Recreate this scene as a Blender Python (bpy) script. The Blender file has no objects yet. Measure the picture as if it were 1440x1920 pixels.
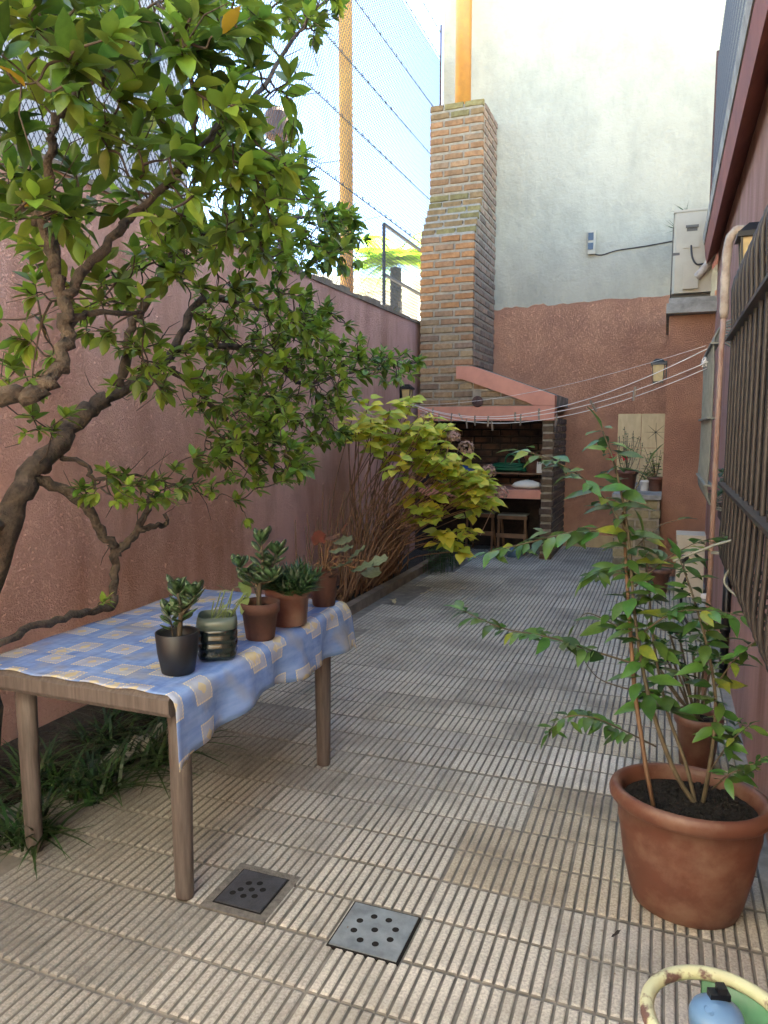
import bpy, bmesh, math, random
import numpy as np
from mathutils import Vector, Matrix
random.seed(7); rng = np.random.default_rng(7)
S = bpy.context.scene
COL = S.collection
R_ = math.radians
# ------------------------------------------------------------------ camera
FPX = 1380.0; PITCH = math.atan(155/FPX); YAW = math.atan(530*math.cos(PITCH)/FPX); CH = 1.5
cam = bpy.data.objects.new('camera', bpy.data.cameras.new('camera')); COL.objects.link(cam)
cam.location = (0, 0, CH); cam.rotation_euler = (math.pi/2-PITCH, 0, YAW)
cam.data.sensor_fit = 'HORIZONTAL'; cam.data.sensor_width = 36; cam.data.lens = 36*FPX/1440
cam.data.clip_start = 0.05; cam.data.clip_end = 500
S.camera = cam
# ------------------------------------------------------------------ world, sun, exposure
SUN_EL, SUN_AZ = 58, 35     # sun beyond the tall back building: the yard lies in its shade
w = bpy.data.worlds.new('World'); S.world = w; w.use_nodes = True
nt = w.node_tree; nt.nodes.clear()
sky = nt.nodes.new('ShaderNodeTexSky'); sky.sky_type = 'NISHITA'; sky.sun_disc = False
sky.sun_elevation = R_(SUN_EL); sky.sun_rotation = R_(SUN_AZ); sky.air_density = 0.4; sky.dust_density = 0.1; sky.ozone_density = 2.0
bg = nt.nodes.new('ShaderNodeBackground'); bg.inputs[1].default_value = 0.058
wo = nt.nodes.new('ShaderNodeOutputWorld')
nt.links.new(sky.outputs[0], bg.inputs[0]); nt.links.new(bg.outputs[0], wo.inputs[0])
sl = bpy.data.lights.new('sun', 'SUN'); sl.energy = 5.0; sl.angle = R_(0.5); sl.color = (1, .95, .86)
sun = bpy.data.objects.new('sun', sl); COL.objects.link(sun)
sd = Vector((math.sin(R_(SUN_AZ))*math.cos(R_(SUN_EL)), math.cos(R_(SUN_AZ))*math.cos(R_(SUN_EL)), math.sin(R_(SUN_EL))))
sun.rotation_euler = (-sd).to_track_quat('-Z', 'Y').to_euler(); sun.location = (0, 20, 20)
S.view_settings.view_transform = 'Standard'; S.view_settings.look = 'None'
S.view_settings.gamma = 1.0; S.view_settings.use_curve_mapping = False
S.view_settings.exposure = 5.15
S.view_settings.use_white_balance = True; S.view_settings.white_balance_temperature = 7850; S.view_settings.white_balance_tint = 3
S.cycles.use_denoising = True
S.cycles.max_bounces = 8; S.cycles.diffuse_bounces = 5; S.cycles.transparent_max_bounces = 12

# ------------------------------------------------------------------ pixel helpers (1440x1920 photograph)
_F = Vector((-math.sin(YAW)*math.cos(PITCH), math.cos(YAW)*math.cos(PITCH), -math.sin(PITCH)))
_R = Vector((math.cos(YAW), math.sin(YAW), 0)); _U = _R.cross(_F); _C = Vector((0, 0, CH))
def P(u, v, x=None, y=None, z=None, d=None):
    r = _F + _R*((u-720)/FPX) - _U*((v-960)/FPX)
    if d is not None: t = d
    elif x is not None: t = x/r.x
    elif y is not None: t = y/r.y
    else: t = (z-CH)/r.z
    return _C + r*t
# ------------------------------------------------------------------ materials
def _n(nt, t, **k):
    n = nt.nodes.new(t)
    for a, b in k.items(): setattr(n, a, b)
    return n
def mat(name, col, rough=.7, col2=None, scale=8, detail=5, stretch=None, bump=0, bscale=40, bdist=.01, objcol=False, rnd=0,
        stain=None, stain_scale=1.5, stain_amt=.5, metal=0, spec=.5, trans=0, island=0, coords='pos', ramp=(.35, .65), bdetail=4, bramp=None):
    m = bpy.data.materials.new(name); m.use_nodes = True
    nt = m.node_tree; L = nt.links.new; nt.nodes.clear()
    out = _n(nt, 'ShaderNodeOutputMaterial'); bs = _n(nt, 'ShaderNodeBsdfPrincipled')
    bs.inputs['Roughness'].default_value = rough; bs.inputs['Metallic'].default_value = metal; bs.inputs['Specular IOR Level'].default_value = spec
    if coords == 'pos': co = _n(nt, 'ShaderNodeNewGeometry').outputs['Position']
    else: co = _n(nt, 'ShaderNodeTexCoord').outputs['Object']
    if stretch:
        mp = _n(nt, 'ShaderNodeMapping'); mp.inputs['Scale'].default_value = stretch; L(co, mp.inputs[0]); cs = mp.outputs[0]
    else: cs = co
    def noise(s, det=5, c=None, rgh=.6):
        n = _n(nt, 'ShaderNodeTexNoise'); n.inputs['Scale'].default_value = s; n.inputs['Detail'].default_value = det; n.inputs['Roughness'].default_value = rgh
        L(c or cs, n.inputs['Vector']); return n.outputs['Fac']
    def mix(a, b, f, mode='MIX'):
        x = _n(nt, 'ShaderNodeMix', data_type='RGBA', blend_type=mode)
        for i, v in ((0, f), (6, a), (7, b)):
            if hasattr(v, 'is_linked'): L(v, x.inputs[i])
            elif i == 0: x.inputs[0].default_value = v
            else: x.inputs[i].default_value = (*v, 1)
        return x.outputs[2]
    def ramp_(v, lo, hi):
        r = _n(nt, 'ShaderNodeMapRange'); r.inputs[1].default_value = lo; r.inputs[2].default_value = hi; L(v, r.inputs[0]); return r.outputs[0]
    c = col
    if col2 is not None: c = mix(col, col2, ramp_(noise(scale, detail), *ramp))
    if stain is not None: c = mix(c if not isinstance(c, tuple) else c, stain, _mul(nt, ramp_(noise(stain_scale, 6, cs, .65), .45, .7), stain_amt))
    if objcol: c = mix(c, _n(nt, 'ShaderNodeObjectInfo').outputs['Color'], 1.0, 'MULTIPLY')
    if rnd or island:
        src = _n(nt, 'ShaderNodeNewGeometry').outputs['Random Per Island'] if island else _n(nt, 'ShaderNodeObjectInfo').outputs['Random']
        hs = _n(nt, 'ShaderNodeHueSaturation'); a = rnd or island
        r1 = _n(nt, 'ShaderNodeMapRange'); r1.inputs[3].default_value = 1-a; r1.inputs[4].default_value = 1+a; L(src, r1.inputs[0]); L(r1.outputs[0], hs.inputs['Value'])
        wn = _n(nt, 'ShaderNodeTexWhiteNoise', noise_dimensions='1D'); L(src, wn.inputs['W'])
        r2 = _n(nt, 'ShaderNodeMapRange'); r2.inputs[3].default_value = .5-.05*a; r2.inputs[4].default_value = .5+.05*a; L(wn.outputs[0], r2.inputs[0]); L(r2.outputs[0], hs.inputs['Hue'])
        if isinstance(c, tuple): hs.inputs['Color'].default_value = (*c, 1)
        else: L(c, hs.inputs['Color'])
        c = hs.outputs[0]
    if isinstance(c, tuple): bs.inputs['Base Color'].default_value = (*c, 1)
    else: L(c, bs.inputs['Base Color'])
    if bump:
        b = _n(nt, 'ShaderNodeBump'); b.inputs['Strength'].default_value = bump; b.inputs['Distance'].default_value = bdist
        h = noise(bscale, bdetail, co)
        if bramp: h = ramp_(h, *bramp)
        L(h, b.inputs['Height']); L(b.outputs[0], bs.inputs['Normal'])
    sh = bs.outputs[0]
    if trans:
        t = _n(nt, 'ShaderNodeBsdfTranslucent'); x = _n(nt, 'ShaderNodeMixShader'); x.inputs[0].default_value = trans
        if isinstance(c, tuple): t.inputs[0].default_value = (*c, 1)
        else: L(c, t.inputs[0])
        L(sh, x.inputs[1]); L(t.outputs[0], x.inputs[2]); sh = x.outputs[0]
    L(sh, out.inputs[0]); m.diffuse_color = (*(col if isinstance(col, tuple) else (.5, .5, .5)), 1)
    return m
def _mul(nt, a, f):
    n = _n(nt, 'ShaderNodeMath', operation='MULTIPLY'); nt.links.new(a, n.inputs[0]); n.inputs[1].default_value = f; return n.outputs[0]
M = {}
TC = (.72, .36, .215); TC2 = (.60, .285, .17)
M['stucco'] = mat('stucco', TC, .85, TC2, 3, stain=(.42, .19, .12), stain_scale=1.6, stain_amt=.7, bump=.9, bscale=110, bdist=.018, bramp=(.44, .64), bdetail=8)
M['stucco_shaded'] = mat('stucco_shaded', (.80, .47, .39), .85, (.65, .345, .28), 2.6, stretch=(1, 1, .3), stain=(.44, .20, .12), stain_scale=2.2, stain_amt=.85, bump=.9, bscale=110, bdist=.022, bramp=(.44, .64), bdetail=8)  # same paint as stucco; pinker look of the shaded walls put into the colour
M['trim'] = mat('trim_paint', (.60, .26, .17), .75, (.50, .21, .14), 6, bump=.2, bscale=60, bdist=.004)
M['redeave'] = mat('eave_paint', (.26, .085, .06), .8, (.20, .065, .05), 4, bump=.3, bscale=50)
M['plaster'] = mat('old_white_plaster', (.41, .385, .30), .9, (.36, .338, .262), 1.6, detail=8, stretch=(1, 1, .55), stain=(.24, .24, .19), stain_scale=4.5, stain_amt=.45, bump=.5, bscale=16, bdist=.03)
M['greyplaster'] = mat('grey_white_plaster', (.62, .62, .62), .9, (.5, .5, .52), 3, bump=.3, bscale=60)
M['concrete'] = mat('concrete', (.38, .36, .32), .9, (.24, .23, .2), 9, stain=(.08, .075, .06), stain_scale=4, stain_amt=.7, bump=.4, bscale=60)
M['curb'] = mat('curb_cement', (.20, .155, .115), .9, (.12, .095, .07), 8, bump=.4, bscale=60)
M['mortar'] = mat('mortar', (.34, .29, .22), .95, (.23, .20, .15), 20, bump=.6, bscale=90, bdist=.01)
M['brick'] = mat('brick', (.9, .9, .9), .92, (.6, .57, .52), 22, objcol=True, stain=(.35, .34, .28), stain_scale=5, stain_amt=.5, bump=.8, bscale=80, bdist=.008)
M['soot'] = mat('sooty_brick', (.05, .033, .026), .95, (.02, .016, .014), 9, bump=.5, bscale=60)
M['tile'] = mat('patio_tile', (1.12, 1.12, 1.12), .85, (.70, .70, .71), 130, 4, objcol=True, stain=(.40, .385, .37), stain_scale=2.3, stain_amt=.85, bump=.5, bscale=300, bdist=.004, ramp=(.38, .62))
M['groove'] = mat('groove_dirt', (.22, .205, .18), .95, (.13, .125, .11), 14)
M['soil'] = mat('soil', (.006, .0045, .0035), 1, (.016, .012, .009), 60, bump=1, bscale=120, bdist=.02)
M['bedsoil'] = mat('bed_soil', (.02, .014, .01), 1, (.04, .03, .022), 12, bump=1, bscale=40, bdist=.04)
M['earth'] = mat('earth', (.16, .13, .10), 1, (.1, .085, .06), 3)
M['terracotta'] = mat('terracotta_plastic', (.14, .052, .033), .5, (.11, .043, .029), 5, stain=(.26, .17, .12), stain_scale=6, stain_amt=.6, bump=.05, bscale=60)
M['clay'] = mat('old_clay', (.10, .042, .028), .8, (.065, .03, .022), 14, bump=.2, bscale=90)
M['darkpot'] = mat('anthracite_plastic', (.006, .0075, .011), .5)
M['wood'] = mat('table_wood', (.115, .096, .09), .6, (.065, .054, .05), 6, stretch=(14, 14, 1.2), bump=.15, bscale=40, bdist=.003)
M['woodlight'] = mat('chair_wood', (.23, .12, .055), .6, (.15, .08, .04), 10)
M['iron'] = mat('painted_iron', (.018, .016, .016), .5, (.030, .026, .025), 18, bump=.1, bscale=90)
M['greyiron'] = mat('grey_green_iron', (.22, .235, .20), .6, (.15, .16, .14), 14)
M['rust'] = mat('rusty_iron', (.085, .04, .03), .8, (.05, .025, .02), 30, bump=.3)
M['wire'] = mat('galvanised_wire', (.05, .055, .065), .6)
M['black'] = mat('black_plastic', (.005, .005, .0055), .4)
M['glass'] = mat('window_glass', (.03, .035, .04), .08)
M['amber'] = mat('amber_glass', (.50, .37, .16), .3, (.4, .3, .14), 20)
M['orange'] = mat('orange_painted_pole', (.48, .215, .04), .5, (.40, .17, .035), 3, stain=(.28, .13, .04), stain_scale=9, stain_amt=.5)
M['acbody'] = mat('ac_cream_metal', (.42, .375, .285), .5, (.37, .33, .25), 5)
M['acdark'] = mat('ac_dark', (.10, .09, .075), .6)
M['wrap'] = mat('pipe_wrap', (.50, .44, .37), .8, (.32, .25, .2), 18, bump=.6, bscale=40, bdist=.01)
M['pinkpipe'] = mat('painted_pipe', (.30, .175, .135), .7, (.38, .28, .23), 12, stretch=(3, 3, 1))
M['white'] = mat('white_plastic', (.72, .71, .68), .5)
M['rope'] = mat('white_cord', (.75, .73, .68), .8)
M['pin'] = mat('clothespin_wood', (.22, .18, .14), .7, rnd=.4)
M['board'] = mat('cream_board', (.66, .52, .30), .7, (.56, .43, .24), 14, stretch=(1.5, 1, .5))
M['stone'] = mat('yellow_stone', (.9, .9, .9), .9, (.65, .62, .55), 14, objcol=True, bump=.7, bscale=50, bdist=.012)
M['hose'] = mat('green_hose', (.012, .13, .07), .4)
M['blue'] = mat('blue_plastic', (.03, .085, .33), .45)
M['cloth_white'] = mat('white_sack', (.66, .62, .52), .85, bump=.4, bscale=30)
M['film'] = mat('crumpled_plastic', (.40, .39, .34), .3, (.28, .27, .23), 15, trans=.35)
M['cardboard'] = mat('cream_box', (.60, .53, .40), .8, (.53, .46, .35), 6)
M['bottle'] = mat('clear_grey_plastic', (.36, .37, .36), .15, trans=.3)
M['bottle_green'] = mat('dark_green_bottle', (.004, .011, .012), .16, (.012, .02, .017), 10)
M['bottle_rim'] = mat('cloudy_green_plastic', (.17, .22, .18), .2, trans=.4)
M['enamel'] = mat('green_enamel', (.10, .27, .15), .35, (.085, .23, .13), 10)
M['chipped'] = mat('chipped_rim', (.50, .52, .32), .55, (.13, .075, .065), 14, ramp=(.52, .58), bump=.3, bscale=60)
M['bluecap'] = mat('blue_regulator', (.12, .24, .40), .35, (.10, .21, .36), 8)
M['metalgrate'] = mat('grey_cast_grate', (.26, .30, .32), .55, (.16, .185, .20), 14, metal=.3, bump=.2, bscale=90)
M['darkgrate'] = mat('dark_cast_grate', (.045, .05, .062), .6, (.028, .03, .037), 20, bump=.3, bscale=120)
M['hole'] = mat('drain_hole', (.004, .004, .004), 1)
M['bark'] = mat('bark', (.10, .075, .055), .9, (.03, .023, .019), 22, bump=.9, bscale=40, bdist=.02)
M['twig'] = mat('twig', (.06, .042, .03), .9)
M['cane'] = mat('hydrangea_cane', (.27, .145, .07), .8, (.16, .085, .045), 14)
M['stem'] = mat('green_brown_stem', (.11, .085, .05), .7, (.06, .05, .03), 20)
M['jadestem'] = mat('jade_stem', (.07, .05, .03), .7, (.045, .04, .025), 30)
M['bamboo'] = mat('bamboo_cane', (.17, .095, .05), .6, (.11, .06, .035), 20)
M['leaf'] = mat('tree_leaf', (.11, .195, .034), .3, (.045, .095, .018), 14, rnd=.55, trans=.42)
M['leafi'] = mat('tree_leaf_mass', (.21, .31, .045), .36, (.10, .18, .03), 9, island=.6, trans=.42)
M['youngleaf'] = mat('young_leaf', (.22, .33, .045), .45, rnd=.25, trans=.45)
M['yellowleaf'] = mat('yellow_leaf', (.42, .27, .03), .5, trans=.35)
M['hyd'] = mat('hydrangea_leaf', (.50, .58, .08), .5, (.38, .48, .065), 14, rnd=.3, trans=.4)
M['hydy'] = mat('hydrangea_yellow_leaf', (.62, .52, .08), .5, rnd=.25, trans=.4)
M['shrub'] = mat('shrub_leaf', (.09, .19, .04), .32, (.055, .13, .03), 20, rnd=.5, trans=.35)
M['jade'] = mat('jade_leaf', (.05, .095, .04), .28, (.03, .065, .028), 25, rnd=.35)
M['pale'] = mat('pale_leaf', (.20, .28, .10), .45, trans=.3)
M['spike'] = mat('aloe_leaf', (.035, .085, .025), .42, (.02, .055, .018), 30, island=.4)
M['strap'] = mat('strap_leaf', (.016, .045, .012), .42, (.03, .075, .018), 9, island=.5, trans=.2)
M['begonia'] = mat('begonia_leaf', (.15, .17, .09), .6, (.09, .115, .055), 40, rnd=.25, trans=.2, bump=.4, bscale=70)
M['begonia_red'] = mat('begonia_red_leaf', (.15, .045, .028), .6, (.09, .04, .025), 40, rnd=.3, trans=.25)
M['fleur'] = mat('dried_pink_flower', (.34, .19, .15), .8, (.44, .30, .22), 50, island=.4, trans=.2)
M['redflower'] = mat('red_flower', (.55, .02, .05), .5, trans=.3)
M['palm'] = mat('palm_leaf', (.22, .36, .03), .5, island=.3, trans=.5)
M['drygrass'] = mat('dry_grass', (.32, .25, .10), .9, (.16, .15, .06), 9, island=.4)
M['farwhite'] = mat('far_white_wall', (.70, .67, .60), .9, (.6, .57, .5), 3)

# ------------------------------------------------------------------ mesh builder
class B:
    def __init__(s): s.v = []; s.f = []; s.mi = []
    def add(s, vs, fs, mi=0):
        o = len(s.v); s.v += [tuple(v) for v in vs]; s.f += [tuple(i+o for i in f) for f in fs]; s.mi += [mi]*len(fs); return s
    def box(s, x0, x1, y0, y1, z0, z1, mi=0, T=None):
        vs = [Vector((x, y, z)) for z in (z0, z1) for y in (y0, y1) for x in (x0, x1)]
        if T is not None: vs = [T @ v for v in vs]
        return s.add(vs, [(0, 2, 3, 1), (4, 5, 7, 6), (0, 1, 5, 4), (2, 6, 7, 3), (0, 4, 6, 2), (1, 3, 7, 5)], mi)
    def prism(s, poly, axis, a, b, mi=0):
        n = len(poly)
        def mk(p, t): return {'x': (t, p[0], p[1]), 'y': (p[0], t, p[1]), 'z': (p[0], p[1], t)}[axis]
        vs = [mk(p, a) for p in poly]+[mk(p, b) for p in poly]
        fs = [tuple(range(n))[::-1], tuple(range(n, 2*n))]+[(i, (i+1) % n, n+(i+1) % n, n+i) for i in range(n)]
        return s.add(vs, fs, mi)
    def tube(s, pts, rad, n=7, mi=0, cap=True, flat=None):
        pts = [Vector(p) for p in pts]; k = len(pts)
        if not hasattr(rad, '__len__'): rad = [rad]*k
        vs = []; up = None
        for i, p in enumerate(pts):
            t = (pts[min(i+1, k-1)]-pts[max(i-1, 0)])
            t = t.normalized() if t.length > 1e-9 else Vector((0, 0, 1))
            if up is None: up = t.orthogonal().normalized()
            up = (up-t*up.dot(t)); up = up.normalized() if up.length > 1e-6 else t.orthogonal().normalized()
            sd = t.cross(up)
            for j in range(n):
                a = 2*math.pi*j/n
                vs.append(p+(up*math.cos(a)+sd*math.sin(a))*rad[i])
        fs = [(i*n+j, i*n+(j+1) % n, (i+1)*n+(j+1) % n, (i+1)*n+j) for i in range(k-1) for j in range(n)]
        if cap: fs += [tuple(range(n))[::-1], tuple(range((k-1)*n, k*n))]
        return s.add(vs, fs, mi)
    def lathe(s, prof, c, n=28, sx=1, sy=1, mi=0, rot=0, sq=0):
        vs = []
        for (r, z) in prof:
            for j in range(n):
                a = 2*math.pi*j/n; ca, sa = math.cos(a), math.sin(a)
                if sq: q = (abs(ca)**sq+abs(sa)**sq)**(-1/sq)
                else: q = 1
                x, y = r*ca*sx*q, r*sa*sy*q
                vs.append((c[0]+x*math.cos(rot)-y*math.sin(rot), c[1]+x*math.sin(rot)+y*math.cos(rot), c[2]+z))
        k = len(prof)
        fs = [(i*n+j, i*n+(j+1) % n, (i+1)*n+(j+1) % n, (i+1)*n+j) for i in range(k-1) for j in range(n)]
        if prof[0][0] > 0: fs.append(tuple(range(n))[::-1])
        if prof[-1][0] > 0 : fs.append(tuple(range((k-1)*n, k*n)))
        return s.add(vs, fs, mi)
    def inst(s, me, T, mi=0):
        return s.add([T @ v.co for v in me.vertices], [tuple(p.vertices) for p in me.polygons], mi)
    def mesh(s, name, mats, smooth=False):
        me = bpy.data.meshes.new(name); me.from_pydata(s.v, [], s.f)
        for m in (mats if isinstance(mats, (list, tuple)) else [mats]): me.materials.append(m)
        if len(set(s.mi)) > 1: me.polygons.foreach_set('material_index', s.mi)
        if smooth: me.polygons.foreach_set('use_smooth', [True]*len(me.polygons))
        me.update(); return me
def org(parent):
    o = Vector((0, 0, 0))
    while parent is not None: o += parent.location; parent = parent.parent
    return o
def link(name, me, parent=None, T=None, color=None):
    """T is a world matrix; parents only translate"""
    o = bpy.data.objects.new(name, me); COL.objects.link(o)
    T = T if T is not None else Matrix.Identity(4)
    if parent is not None: o.parent = parent; T = Matrix.Translation(-org(parent)) @ T
    o.matrix_basis = T
    if color: o.color = (*color, 1)
    return o
def part(name, b, m, parent, smooth=False, color=None): return link(name, b.mesh(name, m, smooth), parent, None, color)
def tag(o, label=None, cat=None, group=None, kind=None):
    for k, v in (('label', label), ('category', cat), ('group', group), ('kind', kind)):
        if v: o[k] = v
    return o
def thing(name, label, cat, loc, group=None):
    o = bpy.data.objects.new(name, None); COL.objects.link(o); o.location = loc; o.empty_display_size = .05
    return tag(o, label, cat, group)
def solo(name, b, m, label, cat, group=None, smooth=False): return tag(link(name, b.mesh(name, m, smooth)), label, cat, group)
def frame(pos, d, up=Vector((0, 0, 1)), s=1.0, w=1.0, roll=0):
    d = Vector(d).normalized(); sd = d.cross(Vector(up))
    if sd.length < 1e-4: sd = d.orthogonal()
    sd.normalize(); n = sd.cross(d)
    Mx = Matrix((sd, d, n)).transposed().to_4x4()
    if roll: Mx = Mx @ Matrix.Rotation(roll, 4, 'Y')
    return Matrix.Translation(Vector(pos)) @ Mx @ Matrix.Diagonal((s*w, s, s, 1))
def leaf_mesh(name, m, prof, fold=.25, curl=-.25, wave=0, seed=0):
    """unit leaf along +Y; prof = half widths along the length"""
    r = random.Random(seed); n = len(prof); vs = []; fs = []
    for i, wd in enumerate(prof):
        t = i/(n-1); z = curl*t*t
        wz = wave*math.sin(i*2.1+seed)
        vs += [(-wd, t, z+wd*fold+wz*wd), (0, t, z), (wd, t, z+wd*fold-wz*wd)]
    for i in range(n-1):
        a = i*3; fs += [(a, a+1, a+4, a+3), (a+1, a+2, a+5, a+4)]
    return B().add(vs, fs).mesh(name, m, True)
OV = (.012, .12, .195, .215, .18, .10, .004)
LANCE = (.012, .12, .185, .20, .16, .09, .003)
OBOV = (.02, .10, .17, .22, .235, .17, .01)
ROUND = (.05, .27, .38, .40, .34, .2, .01)
def fat_leaf(name, m):
    vs = []; fs = []; n = 6; pr = (.04, .17, .28, .33, .27, .06); th = (.02, .05, .06, .06, .05, .015)
    for i in range(n):
        t = i/(n-1); z = .12*t*t
        vs += [(-pr[i], t, z+.06*pr[i]), (0, t, z+th[i]), (pr[i], t, z+.06*pr[i]), (0, t, z-th[i])]
    for i in range(n-1):
        for j in range(4): fs.append((i*4+j, i*4+(j+1) % 4, i*4+4+(j+1) % 4, i*4+4+j))
    fs += [(0, 1, 2, 3), (n*4-1, n*4-2, n*4-3, n*4-4)]
    return B().add(vs, fs).mesh(name, m, True)
def smooth_path(pts, k=4):
    pts = [Vector(p) for p in pts]; out = []
    for i in range(len(pts)-1):
        p0, p1, p2, p3 = pts[max(i-1, 0)], pts[i], pts[i+1], pts[min(i+2, len(pts)-1)]
        for j in range(k):
            t = j/k
            out.append(.5*((2*p1)+(p2-p0)*t+(2*p0-5*p1+4*p2-p3)*t*t+(3*p1-p0-3*p2+p3)*t**3))
    return out+[pts[-1]]
def lerp(a, b, t): return a+(b-a)*t
def rv(s=1): return Vector((random.uniform(-s, s), random.uniform(-s, s), random.uniform(-s, s)))

# ================================================================== SETTING
XL, XR, YB = -2.85, .40, 9.65
tag(link('ground', B().add([(-60, -40, -.06), (60, -40, -.06), (60, 80, -.06), (-60, 80, -.06)], [(0, 1, 2, 3)]).mesh('ground', M['earth'])), kind='structure')
# patio: mortar bed with ribbed cement tiles laid on it
patio = link('patio', B().box(-2.40, .42, -2.6, YB+.1, -.05, -.008).mesh('patio', M['groove'])); tag(patio, kind='structure')
def tile_mesh(nx, name):
    b = B(); p = .4/12; e = .0015
    for row in range(2):
        for i in range(nx):
            x0, x1 = i*p+e, (i+1)*p-e; y0, y1 = row*.2+.0028, (row+1)*.2-.0028
            c = .0062; rc = .0095
            lo = [(x0, y0, -.007), (x1, y0, -.007), (x1, y1, -.007), (x0, y1, -.007)]
            hi = [(x0+c, y0+rc, 0), (x1-c, y0+rc, 0), (x1-c, y1-rc, 0), (x0+c, y1-rc, 0)]
            mids = [(x0+.003, y0+.003, -.003), (x1-.003, y0+.003, -.003), (x1-.003, y1-.003, -.003), (x0+.003, y1-.003, -.003)]
            b.add(lo+mids+hi, [(8, 9, 10, 11)]+[(j+4, (j+1) % 4+4, (j+1) % 4+8, j+8) for j in range(4)], 0)
            b.add(lo+mids, [(j, (j+1) % 4, (j+1) % 4+4, j+4) for j in range(4)], 1)
    return b.mesh(name, [M['tile'], M['groove']])
TM = {12: tile_mesh(12, 'tile'), 6: tile_mesh(6, 'half_tile')}
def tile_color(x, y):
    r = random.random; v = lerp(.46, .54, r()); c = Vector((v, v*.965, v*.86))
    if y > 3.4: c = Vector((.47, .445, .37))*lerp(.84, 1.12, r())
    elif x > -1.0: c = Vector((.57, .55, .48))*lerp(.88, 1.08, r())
    if y < 3.6: c *= lerp(1, .62, min(1, max(0, (-.95-x)/.75)))*lerp(.9, 1.08, r())     # damp dirt plus painted shade of tree and table, darker leftward
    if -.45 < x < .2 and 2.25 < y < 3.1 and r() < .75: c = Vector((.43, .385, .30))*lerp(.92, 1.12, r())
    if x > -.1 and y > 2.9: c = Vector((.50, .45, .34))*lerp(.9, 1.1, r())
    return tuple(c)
DR = (-.865, -.655, 1.812, 2.014); DR2 = (-1.31, -1.105, 1.842, 2.05)
k = 0; yy = .63
while yy < YB:
    off = -.245 if k % 4 in (0, 3) else -.045
    x = off-.4*6
    while x < .40:
        n = 12; x1 = x+.4
        if x < -2.34: x = x1; continue
        if x1 > .36:
            if x+.2 <= .36: n = 6
            else: break
        if yy > 1.0 and not (x > -2.3 and False):
            # tiles cut round the drains leave their place to halves
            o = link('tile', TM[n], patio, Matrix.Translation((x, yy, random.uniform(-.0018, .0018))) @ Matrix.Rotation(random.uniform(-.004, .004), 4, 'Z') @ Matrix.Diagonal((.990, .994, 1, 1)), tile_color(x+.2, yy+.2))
        x = x1
    k += 1; yy += .4
# cement strip by the right wall
tag(link('gutter_strip', B().box(.352, .40, .6, 8.0, -.03, .012).mesh('gutter_strip', M['concrete'])), kind='structure')
# planting bed and its kerb
tag(link('garden_bed', B().box(-2.85, -2.40, -1.5, 8.5, -.05, .03).mesh('garden_bed', M['bedsoil'])), kind='structure')
kb = B()
for i in range(9):
    y0 = 3.3+i*.58; kb.box(-2.41+random.uniform(-.004, .004), -2.335, y0, y0+.575, -.04, .075+random.uniform(-.004, .004))
tag(link('kerb', kb.mesh('kerb', M['curb'])), kind='structure')

# ---- walls
def add_wall(name, b, m, label): return solo(name, b, m, label, 'wall')
gw = thing('garden_wall', 'rough terracotta stucco wall running along the planting bed', 'wall', (XL-.1, 4, 0))
part('wall', B().box(XL-.2, XL, -2, YB, -.05, 2.79), M['stucco_shaded'], gw)
cb = B()
for i in range(60):
    y0 = -2+i*.194; z = 2.79+random.uniform(-.004, .03)
    cb.box(XL-.21, XL+.012+random.uniform(-.004, .008), y0, y0+.194, 2.76, z)
part('coping', cb, M['curb'], gw)
bw = thing('back_building', 'tall white plastered building wall closing the yard, terracotta at its foot', 'building', (0, YB, 0))
# terracotta paint ends in an uneven brushed line: two thin plaster skins
top = [( -2.87+i*.05, 3.03+.07*(i/60)+.014*math.sin(i*.55)*math.sin(i*.23+1)+random.uniform(-.016, .016)*(1 if i < 34 else .25)) for i in range(int(4.0/.05))]
b = B(); b.box(-2.87, 10, YB+.006, YB+2.5, -.05, 22); part('wall', b, M['plaster'], bw)
b = B(); b.prism([(-2.87, 0)]+[(1.08, 0)]+top[::-1], 'y', YB, YB+.005); part('painted_band', b, M['stucco'], bw)
part('baseboard', B().box(-1.18, -.47, YB-.012, YB-.0005, 0, .16), mat('yellow_base', (.52, .38, .20), .8, (.42, .3, .16), 9), bw)
nw = solo('neighbour_building', B().box(-6.5, -3.25, -3, 4.6, -.05, 4.55).box(-6.5, -3.15, -3, 4.7, 4.55, 4.68), M['greyplaster'], 'pale grey neighbour building showing through the tree leaves', 'building')
rear = thing('bounce_facade', 'unseen house facade added behind the camera to bounce sunlight', 'house', (-1, -2.6, 0))  # out of view, added as bounce fill for the yard
b = B(); b.box(-1.1, .3, -2.9, -2.6, -.05, 5.6); b.box(1.2, 6, -2.9, -2.6, -.05, 5.6); b.box(.3, 1.2, -2.9, -2.6, 2.1, 5.6); b.box(-3.3, -1.1, -2.9, -2.6, 3.0, 5.6)
part('wall', b, mat('cream_render', (.40, .40, .385), .9, (.35, .35, .34), 3), rear)
part('door', B().box(.3, 1.2, -2.85, -2.75, -.05, 2.1), M['woodlight'], rear); part('dark_bay', B().box(-3.3, -1.1, -2.85, -2.75, -.05, 3.0), M['rust'], rear)  # unseen door, and a dark bay added to cut bounce on the left floor
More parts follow.
